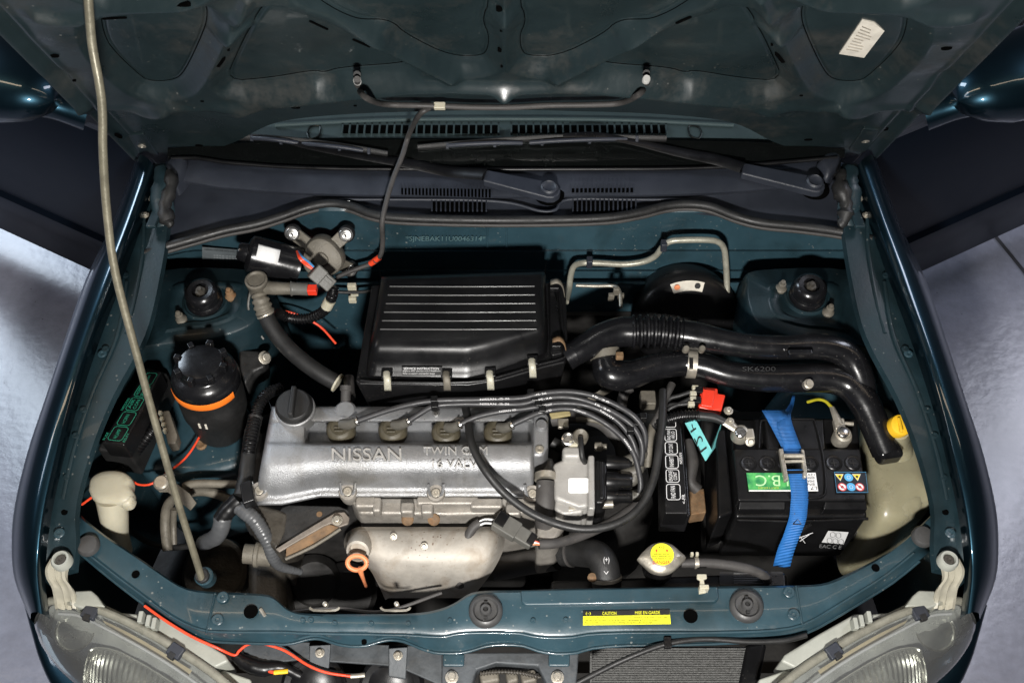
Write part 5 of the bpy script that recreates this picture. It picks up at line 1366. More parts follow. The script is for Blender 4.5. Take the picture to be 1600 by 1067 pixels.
for (x, y) in ((1170, 724), (1199, 724), (1228, 724), (1266, 724), (1303, 723), (1333, 723)):
    pc = lathe('cell_plug', [(.0150, 0), (.0150, .0012), (.0135, .0026), (.0105, .0020), (.0100, .0008), (0, .0008)], U(x, y, ZB), (0, 0, 1), m_blk, bt, n=26)
    for a in (0, 1):
        ax = V((.006, 0, 0)) if a else V((0, .006, 0)); ay = V((0, .0011, 0)) if a else V((.0011, 0, 0))
        box('cross_slot', U(x, y, ZB + .0014 + .0003 * a), ax, ay, V((0, 0, .0008)), m_blkm, pc, bevel=0)
# label, printed to be read from the other side
lbm = bpy.data.materials.new('green_label'); lbm.use_nodes = True
nt = lbm.node_tree; nz = nt.nodes.new('ShaderNodeTexNoise'); nz.inputs['Scale'].default_value = 55; nz.inputs['Detail'].default_value = 5
rp = nt.nodes.new('ShaderNodeValToRGB'); rp.color_ramp.elements[0].color = (.02, .20, .07, 1); rp.color_ramp.elements[0].position = .4; rp.color_ramp.elements[1].color = (.10, .48, .12, 1); rp.color_ramp.elements[1].position = .65
tc = nt.nodes.new('ShaderNodeTexCoord'); nt.links.new(tc.outputs['Object'], nz.inputs['Vector']); nt.links.new(nz.outputs['Fac'], rp.inputs[0]); nt.links.new(rp.outputs[0], nt.nodes['Principled BSDF'].inputs['Base Color'])
lb = quad('maker_label', [U(1170, 768, ZB), U(1278, 768, ZB), U(1274, 739, ZB), U(1166, 739, ZB)], lbm, lidb, lift=.0012)
quad('label_end', [U(1262, 768, ZB), U(1278, 768, ZB), U(1274, 739, ZB), U(1258, 739, ZB)], m_white, lb, lift=.0020)
quad('label_edge', [U(1170, 768, ZB), U(1278, 768, ZB), U(1277.7, 766.4, ZB), U(1169.8, 766.4, ZB)], m_white, lb, lift=.0026)
text('lettering', 'I.B.C', U(1231, 743, ZB), U(1180, 743, ZB), U(1232, 760, ZB), M('pale_green_print', (.45, .75, .38), .5), lb, lift=.0020)
text('lettering', 'BATTERIES', U(1216, 761.5, ZB), U(1184, 761.5, ZB), U(1216, 764, ZB), M('yellow_green_print', (.5, .6, .1), .5), lb, lift=.0020)
for k in range(4):
    text('lettering', ('12V', '60Ah', '540A', 'EN')[k], U(1272, 741 + k * 5, ZB), U(1261, 741 + k * 5, ZB), U(1272, 744.5 + k * 5, ZB), m_ink, lb, lift=.0030)
text('lettering', 'L7', U(1276, 761, ZB), U(1266, 761, ZB), U(1276, 766, ZB), m_ink, lb, lift=.0030)
wl = quad('warning_label', [U(1307, 770, ZB), U(1356, 770, ZB), U(1352, 738, ZB), U(1303, 738, ZB)], M('dark_label', (.006, .010, .016), .4), lidb, lift=.0012)
m_cyan = M('cyan_print', (.10, .42, .75), .5); m_yw = M('warning_yellow', (.78, .62, .03), .5); m_rp = M('warning_red', (.70, .07, .08), .5)
outline('label_border', [U(1307, 770, ZB), U(1356, 770, ZB), U(1352, 738, ZB), U(1303, 738, ZB)], .0006, m_cyan, wl, lift=.0022)
def disc(nm, x, y, r, m, par, lift, n=22, shape=None):
    c = U(x, y, ZB + lift)
    if shape == 'tri':
        pts = [c + V((-r, r * .75, 0)), c + V((r, r * .75, 0)), c + V((0, -r, 0))]
    else:
        pts = [c + V((r * math.cos(t), r * math.sin(t), 0)) for t in np.linspace(0, 2 * math.pi, n + 1)[:-1]]
    return mk(nm, pts, [list(range(len(pts)))], m, par, smooth=False)
for (x, y, k) in ((1312, 745, 't'), (1326, 745.5, 'b'), (1339, 745, 't'), (1316, 760.5, 'r'), (1330, 760.5, 'b'), (1343.5, 760.5, 'r')):
    if k == 't':
        disc('warning_triangle', x, y, .0078, m_white, wl, .0022, shape='tri'); disc('triangle_face', x, y, .0066, m_yw, wl, .0028, shape='tri'); disc('pictogram', x, y - .5, .0024, m_ink, wl, .0034, n=6)
    elif k == 'b':
        disc('mandatory_sign', x, y, .0078, m_cyan, wl, .0022); disc('pictogram', x, y, .0034, m_print, wl, .0028, n=9); disc('pictogram', x, y, .0026, m_cyan, wl, .0034, n=9)
    else:
        disc('prohibition_sign', x, y, .0078, m_rp, wl, .0022); disc('sign_face', x, y, .0062, m_white, wl, .0028); disc('pictogram', x, y, .003, m_ink, wl, .0034, n=5)
        c = U(x, y, ZB + .0040); d = V((.0045, -.0045, 0)); s = V((.0007, .0007, 0))
        mk('prohibition_bar', [c - d - s, c + d - s, c + d + s, c - d + s], [(0, 1, 2, 3)], m_rp, wl, smooth=False)
# marks on the front face
yf = U(1250, 812, ZB - .035).y - .0045
ff = lambda x, y: Uy(x, y, yf)
rl = mk('recycling_mark', [ff(1284, 847), ff(1318, 850), ff(1326, 831), ff(1294, 829)], [(0, 1, 2, 3)], m_print, bt, smooth=False)
for (x, y) in ((1296, 844), (1305, 845), (1314, 846), (1301, 835), (1310, 836)):
    outline('mark_cell', [ff(x - 4, y - 3), ff(x, y - 5), ff(x + 4, y - 3), ff(x + 4, y + 2), ff(x, y + 4), ff(x - 4, y + 2)], .0008, m_ink, rl, lift=.001)
text('lettering', 'EAC C E', ff(1280, 855), ff(1314, 857), ff(1281, 849.5), M('grey_print', (.2, .2, .2), .5), bt, lift=.0006)
for (a, b) in (((1248, 835), (1258, 848)), ((1244, 842), (1270, 832)), ((1250, 845), (1264, 835))):
    tube('scrap_mark', [ff(*a), ff(*b)], .0008, m_print, bt, n=5, sub=1)
# negative terminal
nt_ = thing('negative_cable', 'pale corroded clamp and yellow-sleeved cable on the right battery post', 'battery cable', tuple(U(1317, 678, .77)))
lathe('clamp', [(.0165, -.02), (.0175, -.004), (.0150, .004), (.0115, .006), (.0110, .012), (.007, .014), (0, .014)], U(1317, 680, .770), (0, 0, 1), m_zinc, nt_, n=26)
lathe('post_top', [(.0105, 0), (.0105, .004), (.008, .006), (0, .006)], U(1317, 676, .785), (0, 0, 1), m_steel, nt_, n=22)
box('clamp_ear', U(1311, 664, .774), (.010, 0, 0), (0, .012, 0), (0, 0, .007), m_zinc, nt_, bevel=.003)
tube('clamp_bolt', [U(1304, 661, .775), U(1333, 662, .775)], .0042, m_zinc, nt_, n=8, sub=1)
tube('lug', [U(1312, 664, .778), U(1306, 650, .778), U(1300, 636, .775)], [.009, .007, .005], m_zinc, nt_, n=8, sub=3, flat=.6)
tube('cable', [U(1300, 637, .775), U(1290, 627, .77), U(1278, 624, .76), U(1262, 628, .74)], [.0035, .003, .003, .003], M('yellow_sleeve', (.45, .40, .02), .5), nt_, n=8)
# strap
sp = thing('battery_strap', 'blue webbing strap with a metal buckle over the battery', 'strap', tuple(U(1245, 740, .77)))
def ribbon(nm, Lp, Rp, m, parent):
    a, b = cr([U(*p) for p in Lp], 5), cr([U(*p) for p in Rp], 5)
    return sheet(nm, [[p, p.lerp(q, .33) + V((0, 0, .0006)), p.lerp(q, .66) + V((0, 0, .0006)), q] for p, q in zip(a, b)], m, parent, solid=.0014)
webm = m_strap
nt = webm.node_tree
wv = nt.nodes.new('ShaderNodeTexWave'); wv.bands_direction = 'Y'; wv.inputs['Scale'].default_value = 110; wv.inputs['Distortion'].default_value = .1
tc = nt.nodes.new('ShaderNodeTexCoord'); nt.links.new(tc.outputs['Object'], wv.inputs[0])
for n_ in nt.nodes:
    if n_.type == 'BUMP':
        nt.links.new(wv.outputs['Fac'], n_.inputs['Height']); n_.inputs['Strength'].default_value = .7; n_.inputs['Distance'].default_value = .0015
ribbon('upper_strap', [(1190, 640, .755), (1196, 650, .7655), (1212, 680, .7675), (1222, 700, .772), (1226, 712, .778)], [(1226, 640, .755), (1232, 652, .7655), (1243, 680, .7675), (1250, 700, .772), (1252, 712, .778)], webm, sp)
ribbon('folded_tail', [(1238, 618, .70), (1232, 634, .72), (1214, 660, .769), (1226, 700, .775)], [(1243, 618, .70), (1240, 634, .72), (1236, 654, .769), (1252, 700, .775)], webm, sp)
ribbon('lower_strap', [(1229, 734, .778), (1232, 742, .771), (1236, 771, .7635), (1235, 790, .758), (1233, 808, .748), (1224, 836, .715), (1215, 858, .685), (1208, 884, .645)], [(1257, 734, .778), (1260, 742, .771), (1263, 774, .7635), (1262, 792, .758), (1259, 814, .748), (1248, 842, .715), (1240, 864, .685), (1234, 888, .645)], webm, sp)
bz = .780
bkl = [(1220, 700), (1226, 700), (1233, 748), (1233, 750), (1228, 750)]
prism('buckle_side', [U(x, y, bz) for x, y in ((1217, 700), (1224, 700), (1233, 749), (1226, 751))], .010, m_zinc, sp, bevel=.002)
prism('buckle_side', [U(x, y, bz) for x, y in ((1252, 700), (1257, 702), (1262, 736), (1260, 746), (1255, 744))], .010, m_zinc, sp, bevel=.002)
tube('buckle_bar', [U(1224, 712, bz + .001), U(1255, 712, bz + .001)], .0045, m_zinc, sp, n=10, sub=1)
tube('buckle_bar', [U(1226, 721, bz - .001), U(1256, 720, bz - .001)], .003, m_zinc, sp, n=10, sub=1)
tube('buckle_bar', [U(1230, 738, bz - .003), U(1260, 737, bz - .003)], .003, m_blk, sp, n=10, sub=1)
for (a, b) in (((1241, 802), (1254, 802)), ((1241, 802), (1252, 819)), ((1254, 802), (1239, 819)), ((1239, 819), (1252, 819))):
    tube('stitching', [U(*a, .7535 if a[1] < 810 else .743), U(*b, .7535 if b[1] < 810 else .743)], .0007, m_ink, sp, n=5, sub=1)

# ================================================================== expansion tank
et = thing('expansion_tank', 'yellowed translucent expansion tank with yellow cap beside the battery', 'tank', tuple(U(1400, 760, .50)))
P = [(1352, 640), (1380, 636), (1412, 668), (1430, 700), (1446, 740), (1456, 785), (1440, 800), (1412, 818), (1385, 822), (1368, 810), (1360, 770), (1350, 700)]
pillow('bottle', [U(x, y, .68) for x, y in P], [(1.0, -.25), (1.02, -.02), (1.0, 0), (.95, .013), (.86, .022), (.7, .029), (.45, .033), (.2, .034)], m_tank, et, sub=5)
pillow('front_bulge', [U(x, y, .70) for x, y in ((1388, 766), (1404, 752), (1428, 752), (1446, 772), (1440, 794), (1415, 806), (1394, 796))], [(1.10, -.02), (1.0, -.008), (.88, .000), (.65, .006), (.35, .009)], m_tank, et, sub=5)
tube('filler_shoulder', [U(1398, 705, .70), U(1401, 690, .725), U(1405, 672, .785)], [.034, .026, .018], m_tank, et, n=22, sub=4)
cp_ = lathe('cap', [(.0195, -.014), (.0200, 0), (.0185, .006), (.012, .0085), (0, .009)], U(1406, 665, .800), (.12, -.25, 1), m_yel, et, n=30)
box('cap_grip', U(1406, 664, .811), (.0025, 0, 0), (0, .014, 0), (0, 0, .004), m_yel, cp_, bevel=.0015)

# ================================================================== brake parts on the right of the firewall
bb = thing('brake_booster', 'black round brake booster with a small white label behind the ducts', 'brake booster', tuple(U(1075, 480, .70)))
axb = V((0, -.85, .5)).normalized()
cb = Uy(1072, 505, .62)
lathe('drum', [(.105, -.07), (.112, -.02), (.108, -.005), (.10, .004), (.085, .012), (.07, .018), (.03, .024), (0, .025)], cb, axb, m_blk, bb, n=48)
a_, u_, w_ = basis(axb, (0, 0, 1))
def bpt(ang, r, h): return cb + a_ * h + u_ * (r * math.cos(ang)) + w_ * (r * math.sin(ang))
lbp = [bpt(t, .098, .0075) for t in np.linspace(-.42, .30, 9)] + [bpt(t, .080, .0165) for t in np.linspace(.30, -.42, 9)]
mk('label', [p + axb * .002 for p in lbp], [list(range(18))], m_paper, bb, smooth=False)
for t in (-.30, .16):
    c = bpt(t, .0895, .0155)
    lathe('label_dot', [(.006, 0), (.0058, .0006), (0, .0006)], c, axb, m_oring if (t < 0) else m_ink, bb, n=16)
bp_ = thing('vacuum_pipe', 'bent pale metal pipe running along the firewall', 'pipe', tuple(Uy(1010, 410, .70)))
BP = [(884, 472, .60), (889, 452, .64), (892, 430, .67), (897, 416, .69), (910, 411, .70), (935, 411, .70), (975, 413, .70), (1005, 409, .70), (1024, 400, .70), (1036, 385, .70), (1048, 377, .70), (1070, 375, .70), (1105, 375, .70), (1122, 378, .70), (1131, 388, .70), (1134, 410, .69), (1136, 450, .665), (1136, 500, .625)]
tube('tube', [Uy(*p) for p in BP], .0062, m_pipe, bp_, n=12, sub=5)
for (x, y) in ((921, 410), (1037, 384)):
    box('pipe_clip', Uy(x, y, .697), (.006, 0, 0), (0, .008, 0), (0, 0, .011), m_cowl, bp_, bevel=.002)
tube('thin_pipe', [Uy(900, 446, .62), Uy(930, 447, .62), Uy(958, 447, .62), Uy(968, 455, .60), Uy(970, 480, .56)], .0035, m_zinc, bp_, n=8)
cb2 = thing('pipe_bracket', 'small pale two-pronged pipe bracket on the firewall', 'bracket', tuple(Uy(963, 460, .60)))
for (dx, dy) in ((-8, 4), (7, 4), (0, -5)):
    box('prong', Uy(963 + dx, 460 + dy, .60), (.006, 0, 0), (0, .004, 0), (0, 0, .010), m_castg, cb2, bevel=.002)

# strut tops
for (lab, cx, cy, nuts) in (('black domed strut cap on the left strut tower', 321, 464, ((361, 457), (283, 493))), ('black domed strut cap on the right strut tower', 1260, 456, ((1220, 445), (1294, 482)))):
    s = thing('strut_top', lab, 'strut mount', tuple(U(cx, cy + 10, .797)), 'strut mounts')
    c = U(cx, cy + 8, .797)
    lathe('cap', [(.0345, 0), (.0345, .012), (.032, .015), (.0325, .030), (.030, .038), (.024, .042), (.016, .041), (.015, .030), (0, .030)], c, (0, -.05, 1), m_blkg, s, n=44)
    lathe('rod_nut', [(.010, .028), (.010, .040), (.005, .041), (.005, .048), (0, .048)], c, (0, -.05, 1), m_castd, s, n=6)
    lathe('collar', [(.046, -.004), (.044, .004), (.040, .005), (.038, .001)], c, (0, 0, 1), m_bay_shaded, s, n=44)
    for (x, y) in nuts:
        lathe('flange_nut', [(.0115, -.002), (.0115, .002), (.0095, .004), (.0075, .012), (.0072, .016), (.0045, .017), (.0045, .024), (0, .025)], U(x, y + 6, .800), (0, -.05, 1), m_castg if x != 361 else m_rust, s, n=14)

# ================================================================== wiper motor
wm = thing('wiper_motor', 'black wiper motor with white sticker on a grey three-armed bracket', 'wiper motor', tuple(Uy(480, 405, .72)))
ym = .66
a0, a1 = Uy(388, 396, ym), Uy(462, 415, ym)
ax = (a1 - a0).normalized(); Lm = (a1 - a0).length
can = lathe('motor_can', [(0, -.022), (.013, -.021), (.017, -.016), (.019, -.004), (.028, -.002), (.036, .004), (.037, .014), (.037, Lm - .004), (.0385, Lm), (.0385, Lm + .006), (.03, Lm + .006)], a0, ax, m_blkg, wm, n=40)
vd = (CAM - a0.lerp(a1, .4)); vd = (vd - ax * vd.dot(ax)).normalized(); wd = ax.cross(vd)
if wd.y < 0: wd = -wd
rws = []
for t in np.linspace(-.18, .62, 9):
    rws.append([a0 + ax * s + (vd * math.cos(t) + wd * math.sin(t)) * .0378 for s in np.linspace(.012, .054, 4)])
sheet('sticker', rws, m_white, can, solid=.0004)
gcx = Uy(503, 404, .665)
nb = V((0, -.80, .6)).normalized()
lathe('gear_housing', [(.040, -.03), (.040, -.004), (.037, .002), (.030, .005), (.014, .006), (.012, .010), (0, .011)], gcx, nb, m_castg, wm, n=36, wob=lambda t, h: 1 + .06 * math.cos(3 * t + .5))
for k, (x, y) in enumerate(((457, 365), (540, 367), (546, 421))):
    e = Uy(x, y, .705)
    m0 = gcx.lerp(e, .45) + V((0, .004, 0))
    t = (e - gcx).normalized(); s = nb.cross(t).normalized()
    prism('bracket_arm', [gcx + s * .020, m0 + s * .013, e + s * .014 + t * .004, e + t * .016, e - s * .014 + t * .004, m0 - s * .013, gcx - s * .020], -nb * .010, m_castg, wm, bevel=.003)
    lathe('arm_grommet', [(.0165, -.012), (.0165, -.002), (.014, .002), (0, .002)], e + t * .001, nb, m_rub, wm, n=24)
    bl = lathe('arm_bolt', [(.0125, 0), (.0125, .003), (.011, .004), (.006, .004), (.006, .009), (.0035, .0095), (0, .008)], e + nb * .002, nb, m_steel, wm, n=22)
A_, B_ = Uy(488, 421, .60), Uy(518, 447, .585)
t = (B_ - A_).normalized(); vd = (CAM - A_).normalized(); s = vd.cross(t).normalized(); up = (vd - t * vd.dot(t)).normalized()
L_ = (B_ - A_).length
box('plug_socket', A_ + t * L_ * .28, t * L_ * .26, s * .016, up * .012, m_grey, wm, bevel=.003)
box('plug', A_ + t * L_ * .72, t * L_ * .28, s * .014, up * .011, m_grey, wm, bevel=.003)
box('plug_latch', A_ + t * L_ * .70 + up * .011 + s * .004, t * L_ * .2, s * .004, up * .003, m_grey, wm, bevel=.001)
for (dx, m) in ((0, m_wire), (5, m_bwire), (2.4, m_wire)):
    tube('motor_wire', [Uy(464 + dx * .4, 393, .635), Uy(468 + dx, 404 - dx * .4, .61), Uy(478 + dx, 414 - dx * .8, .605), Uy(487 + dx * .6, 420 - dx * .6, .602)], .0022, m, wm, n=7)
tube('conduit', [Uy(521, 448, .585), Uy(519, 462, .575), Uy(512, 478, .57), Uy(500, 490, .565), Uy(478, 498, .56), Uy(450, 496, .56), Uy(435, 488, .56)], .0095, m_blk, wm, n=12, corr=.0025, pitch=.006)
tube('white_tape', [Uy(516, 469, .572), Uy(510, 480, .568)], .0112, m_cream, wm, n=12, sub=2)

# air conditioning pipe union
ac = thing('refrigerant_hose', 'black refrigerant hose with dusty metal union and grey pressure switch', 'hose', tuple(U(402, 450, .80)))
lathe('service_port', [(.020, -.03), (.020, -.004), (.0215, -.002), (.0215, .006), (.018, .008), (.015, .004), (0, .004)], U(401, 440, .845), (0, -.05, 1), m_castg, ac, n=26)
tube('union_pipe', [U(404, 446, .83), U(425, 450, .832), U(456, 451, .832)], [.014, .013, .0115], m_castg, ac, n=18, sub=3)
tube('switch_body', [U(455, 451, .832), U(460, 451, .832), U(482, 452, .832)], [.015, .0125, .0125], m_grey, ac, n=16, sub=3)
box('orange_lock', U(488, 453, .835), (.009, 0, 0), (0, .008, 0), (0, 0, .008), m_red, ac, bevel=.002)
tube('ferrule', [U(404, 458, .825), U(409, 474, .815), U(415, 490, .80)], [.013, .0165, .017], m_castg, ac, n=18, corr=.003, pitch=.010)
rings('ferrule_edge', U(415, 491, .80), (U(420, 500, .79) - U(411, 482, .808)), .0165, .002, m_zinc, ac, 26)
tube('hose', [U(413, 487, .802), U(424, 510, .79), U(442, 535, .775), U(468, 560, .765), U(498, 582, .755), U(526, 598, .745)], [.0155, .016, .016, .016, .016, .016], m_rub, ac, n=20, sub=6)
rings('end_clamp', U(527, 598, .745), (U(540, 606, .74) - U(510, 588, .75)), .0175, .002, m_cream, ac, 26)
tube('earth_strap', [U(392, 452, .82), U(388, 480, .80), U(398, 510, .76), U(412, 530, .74)], .0022, m_grey, ac, n=6)
mb = thing('mount_bracket', 'dark engine mount bracket with a zinc bolt beside the black reservoir', 'bracket', tuple(U(400, 560, .66)))
prism('plate', [U(x, y, .735) for x, y in ((372, 545), (408, 547), (416, 556), (414, 572), (396, 580), (382, 600), (374, 575))], .05, m_plate, mb, bevel=.006)
bolt(U(413, 559, .748), .013, mb, None, (.6, -.3, .7))
tube('pipe_stub', [U(545, 590, .74), U(546, 608, .745), U(548, 622, .75)], .010, m_rubd, mb, n=12)

# hose clips and rail on the firewall, left of the filter box
fc = thing('pipe_clip', 'small cream pipe clip on the firewall left of the filter box', 'clip', tuple(Uy(550, 455, .66)))
for (dx, dy, w, h) in ((0, -4, .009, .008), (4, 6, .008, .006), (1, 16, .008, .008)):
    box('clip_body', Uy(550 + dx, 452 + dy, .655), (w, 0, 0), (0, .005, 0), (0, 0, h), m_cream, fc, bevel=.002)
tube('held_pipe', [Uy(524, 456, .652), Uy(550, 457, .652), Uy(580, 455, .652), Uy(600, 452, .65)], .0035, m_rub, fc, n=8)

# ================================================================== power steering reservoir
ps = thing('steering_fluid_reservoir', 'black fluid reservoir with an orange stripe and lugged cap', 'reservoir', tuple(U(338, 655, .62)))
pb, pt = U(346, 664, .665), U(316, 574, .848)
axp = (pt - pb).normalized(); Lp = (pt - pb).length
lathe('bottle', [(.045, -.01), (.050, .0), (.055, .04), (.058, .06), (.060, .065), (.0605, .105), (.059, .108), (.0595, .138)], pb, axp, m_blkm, ps, n=48)
lathe('upper_shell', [(.0590, .138), (.0615, .142), (.0615, .156), (.0585, .168), (.052, .176), (.045, .180), (.042, .183), (.041, .188)], pb, axp, m_blkg, ps, n=48)
cap = lathe('cap', [(.0400, .184), (.0400, .196), (.038, .201), (.031, .203), (.012, .204), (0, .204)], pb, axp, m_blkg, ps, n=48)
ap_, up_, wp_ = basis(axp)
for k in range(8):
    t = 2 * math.pi * k / 8 + .2
    d = up_ * math.cos(t) + wp_ * math.sin(t); sd = ap_.cross(d)
    box('cap_lug', pb + ap_ * .196 + d * .0430, d * .0060, sd * .0055, ap_ * .009, m_blkg, cap, bevel=.0018)
for k in range(2):
    t = 2.0 + k * 1.0
cfa = math.atan2((V((0, -1, 0)) - ap_ * ap_.dot(V((0, -1, 0)))).dot(wp_), (V((0, -1, 0)) - ap_ * ap_.dot(V((0, -1, 0)))).dot(up_))
lathe('orange_stripe', [(.0628, .137), (.0633, .138), (.0633, .153), (.0628, .154)], pb, axp, m_orange, ps, n=26, a0=cfa - 1.05, a1=cfa + 1.15)
for k in (-1, 1):
    t = cfa + .12 + .10 * k; d = up_ * math.cos(t) + wp_ * math.sin(t)
    box('moulded_mark', pb + ap_ * .085 + d * .0615, ap_ * .007, ap_.cross(d) * .002, d * .001, m_paper, ps, bevel=.0005)
prism('stay', [U(345, 668, .64), U(362, 662, .64), U(384, 720, .60), U(362, 735, .60)], .004, m_castg, ps, bevel=.001)

# ================================================================== fuse box on the left
fb = thing('fuse_box', 'black fuse box with green print beside the left inner wing', 'fuse box', tuple(U(205, 640, .70)))
ZF = .80
FBQ = [(229, 577), (253, 580), (194, 696), (157, 692)]
lf = prism('lid', [U(x, y, ZF) for x, y in FBQ], .05, m_blk, fb, bevel=.004)
prism('base', [U(x, y, ZF - .05) for x, y in ((228, 572), (262, 582), (203, 712), (150, 702))], .08, m_blkm, fb, bevel=.006)
def fpt(u, v):
    return U(lerp(lerp(229, 253, u), lerp(157, 194, u), v), lerp(lerp(577, 580, u), lerp(692, 696, u), v), ZF)
for (v0, v1, t1, t2) in ((.04, .20, 'F', ''), (.21, .36, 'HORN', 'RLY'), (.375, .55, 'AIR', 'CON'), (.565, .75, 'HORN', ''), (.765, .955, 'H/LAMP', '')):
    outline('printed_frame', rrect(fpt(.18, v1), fpt(.82, v1), fpt(.18, v0), .22), .0010, m_green, lf)
    if t2:
        text('lettering', t1, fpt(.42, lerp(v0, v1, .85)), fpt(.42, lerp(v0, v1, .15)), fpt(.26, lerp(v0, v1, .85)), m_green, lf)
        text('lettering', t2, fpt(.68, lerp(v0, v1, .85)), fpt(.68, lerp(v0, v1, .15)), fpt(.52, lerp(v0, v1, .85)), m_green, lf)
    else:
        text('lettering', t1, fpt(.56, lerp(v0, v1, .85)), fpt(.56, lerp(v0, v1, .2)), fpt(.40, lerp(v0, v1, .85)), m_green, lf)
text('lettering', 'NISSAN', fpt(.12, .56), fpt(.12, .40), fpt(.0, .56), m_green, lf, lift=.0018)
text('lettering', 'FUSE', fpt(.12, .96), fpt(.12, .86), fpt(.02, .96), m_green, lf, lift=.0018)
text('lettering', 'RELAY', fpt(.98, .96), fpt(.98, .84), fpt(.88, .96), m_green, lf, lift=.0018)
cn = thing('wiring_conduit', 'ribbed black wiring conduit running below the fuse box', 'conduit', tuple(U(215, 700, .70)))
tube('conduit', [U(180, 745, .66), U(198, 722, .70), U(220, 695, .73), U(240, 670, .745), U(256, 650, .74)], .0095, m_blk, cn, n=14, corr=.0026, pitch=.0062)
cc_ = thing('harness_connector', 'dusty cream connector block behind the prop rod', 'connector', tuple(U(262, 668, .74)))
prism('body', [U(x, y, .765) for x, y in ((250, 642), (264, 640), (277, 680), (274, 692), (262, 694))], .03, m_castg, cc_, bevel=.003)
for k in range(4):
    box('contact_rib', U(251 + k * 2.4, 646 + k * 9, .767), (.003, 0, 0), (0, .0035, 0), (0, 0, .006), m_cream, cc_, bevel=.001)

# washer filler on the left
wf = thing('washer_filler', 'cream washer bottle neck with mushroom cap by the left inner wing', 'washer bottle', tuple(U(180, 830, .55)))
c0 = U(174, 768, .742)
tube('neck', [U(174, 778, .735), U(178, 806, .70), U(182, 836, .64), U(190, 860, .56)], [.027, .025, .022, .020], m_cream, wf, n=26, sub=5)
pillow('cap', [U(x, y, .738) for x, y in ((140, 768), (143, 750), (157, 740), (176, 737), (196, 740), (207, 750), (206, 762), (209, 772), (206, 784), (196, 790), (180, 790), (158, 788), (146, 780))], [(.93, -.022), (1.0, -.014), (1.02, -.002), (.98, .007), (.86, .012), (.6, .0145), (.3, .015)], m_cream, wf, sub=4)
pillow('cap_spout', [U(x, y, .745) for x, y in ((186, 772), (200, 768), (208, 776), (202, 788), (188, 788))], [(1.0, -.02), (1.0, -.006), (.85, .001), (.5, .003)], m_cream, wf, sub=4)

# ================================================================== harness and pipes on the left
wh2 = thing('wiring_harness', 'black taped wiring harness with grey taped branches beside the engine cover', 'wiring harness', tuple(U(385, 740, .60)))
tube('upper_conduit', [U(440, 606, .77), U(418, 615, .78), U(404, 634, .78), U(398, 660, .77)], .010, m_blk, wh2, n=12, corr=.0025, pitch=.006)
tube('trunk', [U(400, 650, .775), U(393, 680, .765), U(388, 710, .755), U(384, 745, .75), U(378, 775, .745)], [.013, .014, .013, .014, .015], m_rub, wh2, n=12, rag=.05)
tube('trunk_conduit', [U(398, 655, .78), U(391, 690, .776), U(388, 708, .768)], .0105, m_blk, wh2, n=12, corr=.0022, pitch=.006)
box('harness_clip', U(388, 772, .765), V((.010, .004, 0)), V((-.006, .020, 0)), V((0, 0, .012)), m_blk, wh2, bevel=.003)
tube('left_branch', [U(374, 780, .745), U(356, 797, .735), U(345, 812, .725)], .0155, m_blk, wh2, n=14, rag=.04)
tube('left_branch_tape', [U(348, 808, .727), U(346, 822, .715), U(338, 838, .69), U(318, 848, .65)], [.016, .0155, .015, .014], m_tape, wh2, n=14, rag=.03)
tube('right_branch', [U(372, 792, .74), U(385, 801, .738), U(398, 812, .733), U(410, 830, .72), U(420, 850, .70), U(428, 872, .67), U(440, 885, .64), U(470, 893, .60)], [.012, .0135, .0135, .013, .012, .011, .009, .006], m_tape, wh2, n=14, corr=.0006, pitch=.007, rag=.03)
pp = thing('coolant_pipes', 'pair of dusty metal pipes curving behind the prop rod', 'pipe', tuple(U(290, 790, .60)))
tube('upper_pipe', [U(288, 760, .68), U(300, 756, .685), U(325, 755, .685), U(372, 757, .68)], .0078, m_castg, pp, n=12)
tube('lower_pipe', [U(262, 860, .58), U(258, 820, .60), U(262, 790, .63), U(280, 774, .65), U(310, 767, .66), U(335, 770, .66), U(358, 780, .65)], .0095, m_castg, pp, n=12)
tube('thin_pipe', [U(272, 850, .58), U(271, 820, .60), U(272, 795, .63)], .006, m_castg, pp, n=10)
rc = thing('pipe_bracket', 'dusty sheet-metal bracket crossing behind the prop rod', 'bracket', tuple(U(270, 765, .66)))
prism('strip', [U(x, y, .715) for x, y in ((242, 750), (256, 744), (276, 755), (296, 770), (307, 785), (297, 797), (286, 788), (262, 768), (248, 768))], .004, m_castg, rc, bevel=.0015)
lathe('rubber_foot', [(.014, 0), (.014, .010), (.011, .013), (0, .013)], U(254, 756, .716), (0, -.1, 1), m_zinc, rc, n=18)
box('hook', U(258, 745, .722), V((.014, .008, 0)), V((-.002, .003, 0)), V((0, 0, .006)), m_steel, rc, bevel=.001)
# red wires
RW = [('red wire stub leaving the washer filler at the left wing', [(128, 788, .70), (136, 782, .71), (146, 775, .715)], .0024),
      ('red wire running from the washer filler up behind the reservoir', [(205, 750, .70), (218, 757, .70), (238, 755, .705), (262, 738, .70), (285, 720, .69), (300, 702, .69), (314, 678, .69)], .0022),
      ('short red wire hanging beside the refrigerant hose', [(397, 496, .74), (393, 515, .73), (389, 543, .72)], .0024),
      ('red wire curving beneath the wiper motor connector', [(430, 484, .70), (448, 487, .70), (470, 494, .69), (500, 510, .67), (525, 537, .65)], .0026),
      ('red wire running under the front panel from headlight to horn', [(226, 946, .715), (260, 970, .710), (300, 994, .702), (340, 1012, .69), (366, 1023, .672), (374, 1016, .675), (388, 1006, .68), (410, 1005, .68), (445, 1016, .675), (480, 1038, .67), (510, 1050, .665), (548, 1056, .66)], .0024),
      ('short red wire pair with brass terminal near the left headlight', [(400, 1050, .66), (415, 1047, .66), (428, 1050, .66)], .0030)]
